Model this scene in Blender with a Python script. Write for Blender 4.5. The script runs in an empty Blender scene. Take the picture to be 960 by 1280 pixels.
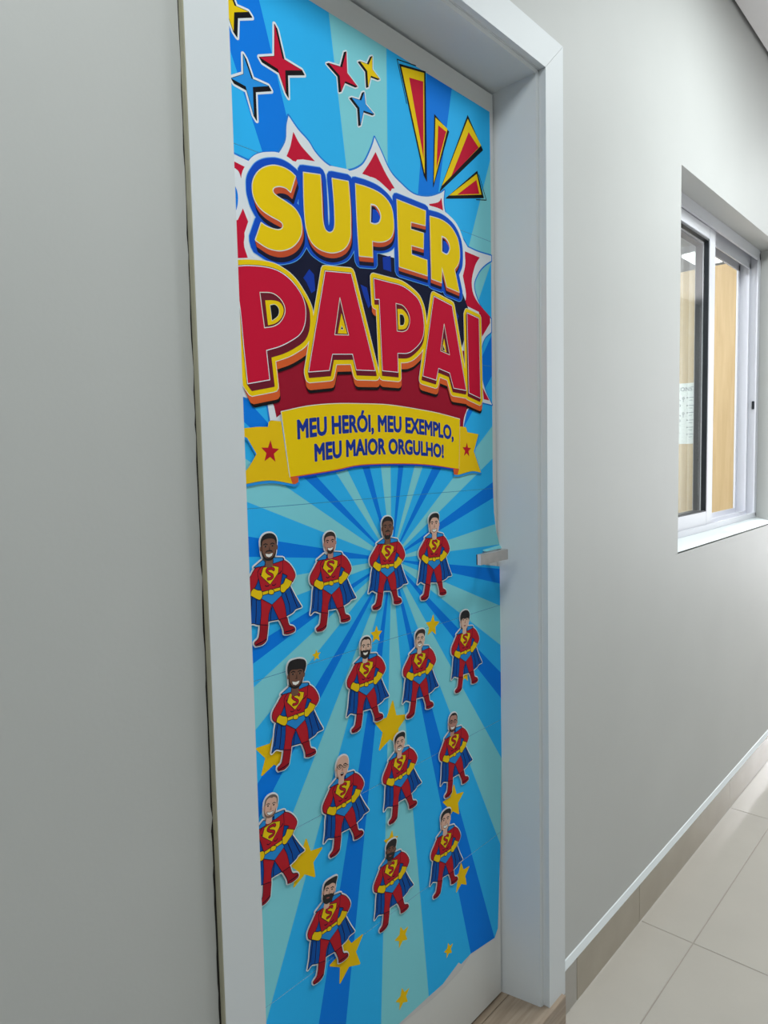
import bpy, bmesh, math, random, json
from mathutils import Vector, Matrix
from mathutils.geometry import tessellate_polygon, delaunay_2d_cdt
# ------------------------------------------------------------------ camera, world, lights, exposure
S = 0.78                      # metres per calibration unit = distance of the camera from the wall (wall plane is y = 0)
FL = 874.837                  # focal length in pixels for the 960x1280 frame
YAW, PITCH, ROLL = 0.834362, -0.0766138, -0.0221484
CAM_H = 1.7514 * S
sc = bpy.context.scene
C = sc.collection
cy, sy = math.cos(YAW), math.sin(YAW)
fw = Vector((sy*math.cos(PITCH), cy*math.cos(PITCH), math.sin(PITCH)))
r0 = Vector((cy, -sy, 0)); u0 = r0.cross(fw)
rt = math.cos(ROLL)*r0 + math.sin(ROLL)*u0
up = -math.sin(ROLL)*r0 + math.cos(ROLL)*u0
cam_data = bpy.data.cameras.new('camera'); cam = bpy.data.objects.new('camera', cam_data); C.objects.link(cam)
m = Matrix(((rt.x, up.x, -fw.x, 0), (rt.y, up.y, -fw.y, -S), (rt.z, up.z, -fw.z, CAM_H), (0, 0, 0, 1)))
cam.matrix_world = m
cam_data.sensor_fit = 'VERTICAL'; cam_data.sensor_height = 32; cam_data.lens = FL/1280*32
cam_data.clip_start = 0.01; cam_data.clip_end = 60
sc.camera = cam
sc.view_settings.view_transform = 'Standard'; sc.view_settings.look = 'None'
sc.view_settings.gamma = 1; sc.view_settings.use_curve_mapping = False
sc.view_settings.exposure = 0.25
w = bpy.data.worlds.new('world'); sc.world = w; w.use_nodes = True
w.node_tree.nodes['Background'].inputs[0].default_value = (0.75, 0.85, 1, 1)
w.node_tree.nodes['Background'].inputs[1].default_value = 0.3
def area(name, loc, size, power, col=(1, 1, 1), rot=(0, 0, 0), sizey=None):
    l = bpy.data.lights.new(name, 'AREA'); l.energy = power; l.size = size; l.color = col
    if sizey: l.shape = 'RECTANGLE'; l.size_y = sizey
    o = bpy.data.objects.new(name, l); o.location = loc; o.rotation_euler = rot; C.objects.link(o); return o
CEIL = 2.8887
LAMPS = [(-2.0, 12), (0.15, 13), (2.3, 16), (4.45, 18)]      # square ceiling panels down the corridor: x, power
for lx, lp in LAMPS:
    area('ceiling_lamp_light', (lx, -0.80, CEIL-0.035), 0.45, lp, (0.93, 1.0, 1.0))
area('corridor_daylight', (7.6, -0.62, 1.42), 2.7, 130, (0.96, 0.96, 1.0), (0, math.radians(90), 0), 1.05)   # unseen area light for daylight from the right, before the end wall
area('office_lamp_and_fill', (2.6, 1.5, CEIL-0.05), 1.0, 60, (0.93, 0.97, 1.0))  # added fill for the wood panel and room, without a fixture
area('office_lamp_and_fill', (5.7, 1.2, CEIL-0.12), 0.3, 14, (1, 0.98, 0.96))

# ------------------------------------------------------------------ helpers
def lin(c):
    return tuple(((v/255)/12.92 if v/255 <= 0.04045 else ((v/255+0.055)/1.055)**2.4) for v in c) + (1,)
def mat(name, rgb, rough=0.6, metal=0, noise=0, nscale=20, bump=0, bscale=60, spec=0.5, coat=0):
    m = bpy.data.materials.new(name); m.use_nodes = True
    nt = m.node_tree; b = nt.nodes['Principled BSDF']
    b.inputs['Roughness'].default_value = rough; b.inputs['Metallic'].default_value = metal
    b.inputs['Specular IOR Level'].default_value = spec; b.inputs['Coat Weight'].default_value = coat
    c = lin(rgb); b.inputs['Base Color'].default_value = c
    tc = nt.nodes.new('ShaderNodeTexCoord')
    if noise:
        n = nt.nodes.new('ShaderNodeTexNoise'); n.inputs['Scale'].default_value = nscale; n.inputs['Detail'].default_value = 4
        nt.links.new(tc.outputs['Object'], n.inputs['Vector'])
        r = nt.nodes.new('ShaderNodeValToRGB')
        r.color_ramp.elements[0].position = 0.3; r.color_ramp.elements[1].position = 0.7
        r.color_ramp.elements[0].color = tuple(v*(1-noise) for v in c[:3])+(1,)
        r.color_ramp.elements[1].color = tuple(min(1, v*(1+noise)) for v in c[:3])+(1,)
        nt.links.new(n.outputs['Fac'], r.inputs['Fac']); nt.links.new(r.outputs['Color'], b.inputs['Base Color'])
    if bump:
        n2 = nt.nodes.new('ShaderNodeTexNoise'); n2.inputs['Scale'].default_value = bscale; n2.inputs['Detail'].default_value = 3
        nt.links.new(tc.outputs['Object'], n2.inputs['Vector'])
        bm_ = nt.nodes.new('ShaderNodeBump'); bm_.inputs['Strength'].default_value = bump; bm_.inputs['Distance'].default_value = 0.002
        nt.links.new(n2.outputs['Fac'], bm_.inputs['Height']); nt.links.new(bm_.outputs['Normal'], b.inputs['Normal'])
    return m
def wood(name, a, bcol, axis='X', scale=1.0, rough=0.5, stretch=0.06):
    m = mat(name, a, rough)
    nt = m.node_tree; b = nt.nodes['Principled BSDF']
    tc = nt.nodes.new('ShaderNodeTexCoord'); mp = nt.nodes.new('ShaderNodeMapping')
    sc_ = {'X': (stretch, 1, 1), 'Z': (1, 1, stretch)}[axis]
    mp.inputs['Scale'].default_value = tuple(v*scale for v in sc_)
    n = nt.nodes.new('ShaderNodeTexNoise'); n.inputs['Scale'].default_value = 60; n.inputs['Detail'].default_value = 6; n.inputs['Distortion'].default_value = 0.6
    r = nt.nodes.new('ShaderNodeValToRGB')
    r.color_ramp.elements[0].position = 0.32; r.color_ramp.elements[1].position = 0.68
    r.color_ramp.elements[0].color = lin(a); r.color_ramp.elements[1].color = lin(bcol)
    nt.links.new(tc.outputs['Object'], mp.inputs['Vector']); nt.links.new(mp.outputs['Vector'], n.inputs['Vector'])
    nt.links.new(n.outputs['Fac'], r.inputs['Fac']); nt.links.new(r.outputs['Color'], b.inputs['Base Color'])
    return m
M = {}
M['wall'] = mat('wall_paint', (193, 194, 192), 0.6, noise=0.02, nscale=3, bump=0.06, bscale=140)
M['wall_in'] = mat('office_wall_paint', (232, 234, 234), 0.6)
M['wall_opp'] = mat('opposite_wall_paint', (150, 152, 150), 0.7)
M['ceil'] = mat('ceiling_paint', (205, 203, 203), 0.7)
M['white'] = mat('white_lacquer', (218, 222, 225), 0.5, bump=0.05, bscale=30, spec=0.3)
M['door'] = mat('door_lacquer', (216, 216, 214), 0.3, noise=0.015, nscale=5, bump=0.05, bscale=14)
M['edge'] = mat('raw_casing_edge', (176, 172, 150), 0.6, noise=0.06, nscale=25)
M['crack'] = mat('dark_gap', (28, 25, 20), 0.9)
M['skirt'] = mat('taupe_skirting_tile', (164, 154, 138), 0.22, noise=0.05, nscale=9)
M['skirt2'] = mat('grey_skirting_tile', (168, 163, 156), 0.3, noise=0.07, nscale=14)
M['tile'] = mat('cream_floor_tile', (182, 176, 167), 0.16, noise=0.025, nscale=6, bump=0.03, bscale=8)
M['grout'] = mat('tile_grout', (150, 142, 132), 0.8)
M['caulk'] = mat('white_caulk', (228, 234, 236), 0.5)
M['sill_wood'] = wood('wood_look_threshold', (140, 122, 104), (170, 152, 133), 'X', 1.6, 0.4)
M['panel'] = wood('honey_wood_panel', (194, 166, 122), (206, 180, 137), 'Z', 0.9, 0.45)
M['steel'] = mat('brushed_steel', (178, 175, 174), 0.45, metal=0.6, noise=0.08, nscale=40)
M['darkedge'] = mat('dark_lever_edge', (40, 44, 52), 0.4, metal=0.6)
M['alu'] = mat('white_aluminium', (222, 223, 230), 0.45, spec=0.3)
M['gasket'] = mat('black_gasket', (22, 26, 34), 0.6)
M['paper'] = mat('white_paper', (232, 236, 234), 0.7)
M['ink'] = mat('grey_ink', (95, 100, 102), 0.7)
M['lamp'] = bpy.data.materials.new('lamp_diffuser'); M['lamp'].use_nodes = True
bb = M['lamp'].node_tree.nodes['Principled BSDF']; bb.inputs['Emission Color'].default_value = (0.97, 1, 0.99, 1); bb.inputs['Emission Strength'].default_value = 3.0
M['glass'] = bpy.data.materials.new('window_glass'); M['glass'].use_nodes = True
g = M['glass'].node_tree; g.nodes.clear()
go = g.nodes.new('ShaderNodeOutputMaterial'); mx = g.nodes.new('ShaderNodeMixShader'); tr = g.nodes.new('ShaderNodeBsdfTransparent')
gl = g.nodes.new('ShaderNodeBsdfGlossy'); fr = g.nodes.new('ShaderNodeFresnel'); fr.inputs['IOR'].default_value = 1.5
tr.inputs[0].default_value = (0.93, 0.95, 0.945, 1); gl.inputs['Roughness'].default_value = 0.02
geo = g.nodes.new('ShaderNodeNewGeometry'); mt = g.nodes.new('ShaderNodeMath'); mt.operation = 'SUBTRACT'; mt.use_clamp = True
g.links.new(fr.outputs[0], mt.inputs[0]); g.links.new(geo.outputs['Backfacing'], mt.inputs[1]); g.links.new(mt.outputs[0], mx.inputs[0]); g.links.new(tr.outputs[0], mx.inputs[1]); g.links.new(gl.outputs[0], mx.inputs[2]); g.links.new(mx.outputs[0], go.inputs[0])
PR = 0.75
def ink(n, c, r=PR): M[n] = mat('print_'+n, c, r, spec=0.12)
ink('dark', (0, 126, 234)); ink('mid', (46, 184, 250)); ink('pale', (132, 214, 226)); ink('sky', (40, 150, 232))
ink('edgeblue', (34, 128, 222)); ink('royal', (8, 78, 200)); ink('lightblue', (96, 178, 240)); ink('navy', (16, 20, 50)); ink('patch', (12, 58, 170))
ink('pwhite', (230, 235, 240)); ink('pwhite2', (226, 226, 216)); ink('yellow', (244, 206, 0)); ink('gold', (240, 196, 12)); ink('orange', (222, 96, 44)); ink('ored', (204, 82, 44))
ink('red', (204, 14, 54)); ink('crimson', (160, 16, 44)); ink('maroon', (112, 24, 42)); ink('black', (14, 12, 18)); ink('starred', (190, 24, 40)); ink('textblue', (22, 52, 150)); ink('seam', (60, 140, 186))
ink('suit', (186, 32, 44)); ink('boot', (160, 26, 38)); ink('cape', (12, 82, 166)); ink('brief', (40, 140, 214)); ink('glove', (238, 200, 16)); ink('line', (22, 16, 40)); ink('card', (236, 238, 240)); ink('tape', (208, 206, 206))

def link(o, parent=None):
    C.objects.link(o)
    if parent: o.parent = parent
    return o
def tag(o, label=None, cat=None, group=None, kind=None):
    if label: o['label'] = label
    if cat: o['category'] = cat
    if group: o['group'] = group
    if kind: o['kind'] = kind
    return o
def empty(name, loc=(0, 0, 0), label=None, cat=None, group=None, kind=None):
    o = bpy.data.objects.new(name, None); o.empty_display_size = 0.05; link(o); o.location = loc
    return tag(o, label, cat, group, kind)
def boxes(name, bs, m, parent=None, bevel=0.0):
    """one mesh from axis boxes (x0,x1,y0,y1,z0,z1) in world metres"""
    bm = bmesh.new()
    for (x0, x1, y0, y1, z0, z1) in bs:
        v = [bm.verts.new(p) for p in ((x0,y0,z0),(x1,y0,z0),(x1,y1,z0),(x0,y1,z0),(x0,y0,z1),(x1,y0,z1),(x1,y1,z1),(x0,y1,z1))]
        for f in ((0,3,2,1),(4,5,6,7),(0,1,5,4),(1,2,6,5),(2,3,7,6),(3,0,4,7)): bm.faces.new([v[i] for i in f])
    if bevel:
        bmesh.ops.bevel(bm, geom=bm.edges[:], offset=bevel, segments=2, affect='EDGES')
    me = bpy.data.meshes.new(name); 
    if parent is not None: bmesh.ops.translate(bm, verts=bm.verts, vec=-parent.location)
    bm.to_mesh(me); bm.free(); me.materials.append(M[m] if isinstance(m, str) else m)
    return link(bpy.data.objects.new(name, me), parent)
def prism(name, pts, axis, a, b, m, parent=None):
    """extrude polygon pts along axis from a to b"""
    bm = bmesh.new(); n = len(pts)
    def P(p, t): return {'X': (t, p[0], p[1]), 'Y': (p[0], t, p[1]), 'Z': (p[0], p[1], t)}[axis]
    va = [bm.verts.new(P(p, a)) for p in pts]; vb = [bm.verts.new(P(p, b)) for p in pts]
    bm.faces.new(va); bm.faces.new(vb)
    for i in range(n): bm.faces.new((va[i], va[(i+1) % n], vb[(i+1) % n], vb[i]))
    bmesh.ops.recalc_face_normals(bm, faces=bm.faces)
    if parent is not None: bmesh.ops.translate(bm, verts=bm.verts, vec=-parent.location)
    me = bpy.data.meshes.new(name); bm.to_mesh(me); bm.free(); me.materials.append(M[m])
    return link(bpy.data.objects.new(name, me), parent)

def smooth(path, n=3):
    """closed path of [x,z(,1)]; a third value marks a corner; other points get a Catmull-Rom curve"""
    N = len(path); out = []
    for i in range(N):
        p1, p2 = path[i], path[(i+1) % N]; p0, p3 = path[i-1], path[(i+2) % N]
        c1, c2 = len(p1) > 2, len(p2) > 2
        out.append((p1[0], p1[1]))
        if c1 and c2: continue
        for k in range(1, n):
            t = k/n; q = []
            for d in (0, 1):
                m1 = (p2[d]-p1[d]) if c1 else (p2[d]-p0[d])/2
                m2 = (p2[d]-p1[d]) if c2 else (p3[d]-p1[d])/2
                q.append((2*t**3-3*t**2+1)*p1[d] + (t**3-2*t**2+t)*m1 + (-2*t**3+3*t**2)*p2[d] + (t**3-t**2)*m2)
            out.append(tuple(q))
    return out
def hull(pts):
    pts = sorted(set((round(p[0], 4), round(p[1], 4)) for p in pts)); lo, hi = [], []
    def cr(o, a, b): return (a[0]-o[0])*(b[1]-o[1])-(a[1]-o[1])*(b[0]-o[0])
    for p in pts:
        while len(lo) > 1 and cr(lo[-2], lo[-1], p) <= 1e-9: lo.pop()
        lo.append(p)
    for p in reversed(pts):
        while len(hi) > 1 and cr(hi[-2], hi[-1], p) <= 1e-9: hi.pop()
        hi.append(p)
    return lo[:-1]+hi[:-1]
class Print:
    """flat ink layers (mm in the plane of the sheet), stacked by a tenth of a millimetre;
    everything of one ink in one layer is merged into a single flat triangulated area"""
    def __init__(s, y0, step=0.00012): s.v, s.f, s.m, s.mats, s.y0, s.step, s.q = [], [], [], [], y0, step, {}
    def mi(s, name):
        if name not in s.mats: s.mats.append(name)
        return s.mats.index(name)
    def tri(s, pts, faces, lay, name):
        V_, F_ = s.q.setdefault((lay, name), ([], [])); b = len(V_)
        V_ += [(p[0], p[1]) for p in pts]
        for f in faces:
            a = sum(pts[f[i-1]][0]*pts[f[i]][1]-pts[f[i]][0]*pts[f[i-1]][1] for i in range(len(f)))
            if abs(a) < 1e-5: continue
            F_.append(tuple(b+i for i in (f if a > 0 else f[::-1])))
    def flush(s):
        for (lay, name), (V_, F_) in s.q.items():
            if len(F_) > 1:
                r = delaunay_2d_cdt([Vector(p) for p in V_], [], F_, 0, 1e-4, True); V_, F_ = r[0], [f for f, o_ in zip(r[2], r[5]) if o_]
            b = len(s.v); y = s.y0 - lay*s.step; s.v += [(p[0]/1000, y, p[1]/1000) for p in V_]; k = s.mi(name)
            for f in F_: s.f.append(tuple(b+i for i in f)); s.m.append(k)
        s.q = {}
    def poly(s, loops, lay, name):
        if loops and not isinstance(loops[0][0], (list, tuple)): loops = [loops]
        pts = [p for l in loops for p in l]
        t = tessellate_polygon([[Vector((p[0], p[1], 0)) for p in l] for l in loops])
        s.tri(pts, t, lay, name)
    def disc(s, p, r, n): return [(p[0]+r*math.cos(2*math.pi*(k+.5)/n), p[1]+r*math.sin(2*math.pi*(k+.5)/n)) for k in range(n)]
    def stroke(s, loop, wd, lay, name, closed=True, n=8, vec=None):
        N = len(loop)
        if N == 1: h = s.disc(loop[0], wd, n); s.tri(h, [tuple(range(len(h)))], lay, name); return
        for i in range(N if closed else N-1):
            a, b = loop[i], loop[(i+1) % N]; P_ = s.disc(a, wd, n)+s.disc(b, wd, n)
            if vec: P_ += s.disc((a[0]+vec[0], a[1]+vec[1]), wd, n)+s.disc((b[0]+vec[0], b[1]+vec[1]), wd, n)
            h = hull(P_); s.tri(h, [tuple(range(len(h)))], lay, name)
    def fat(s, loop, wd, lay, name): s.poly([loop], lay, name); s.stroke(loop, wd, lay, name)
    def sweep(s, loop, vec, lay, name, wd=0):
        s.stroke(loop, max(wd, .05), lay, name, vec=vec, n=10 if wd > 4 else 6)
        s.poly([[(p[0]+vec[0], p[1]+vec[1]) for p in loop]], lay, name)
    def build(s, name, parent=None, off=(0, 0, 0)):
        s.flush()
        me = bpy.data.meshes.new(name)
        me.from_pydata([(v[0]-off[0], v[1]-off[1], v[2]-off[2]) for v in s.v], [], s.f)
        for n in s.mats: me.materials.append(M[n])
        me.polygons.foreach_set('material_index', s.m); me.update()
        return link(bpy.data.objects.new(name, me), parent)
def clip(poly, a, b, c):
    """keep a*x+b*z >= c"""
    out = []
    for i in range(len(poly)):
        p, q = poly[i-1], poly[i]; dp, dq = a*p[0]+b*p[1]-c, a*q[0]+b*q[1]-c
        if (dp >= 0) != (dq >= 0):
            t = dp/(dp-dq); out.append((p[0]+t*(q[0]-p[0]), p[1]+t*(q[1]-p[1])))
        if dq >= 0: out.append(tuple(q))
    return out

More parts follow.
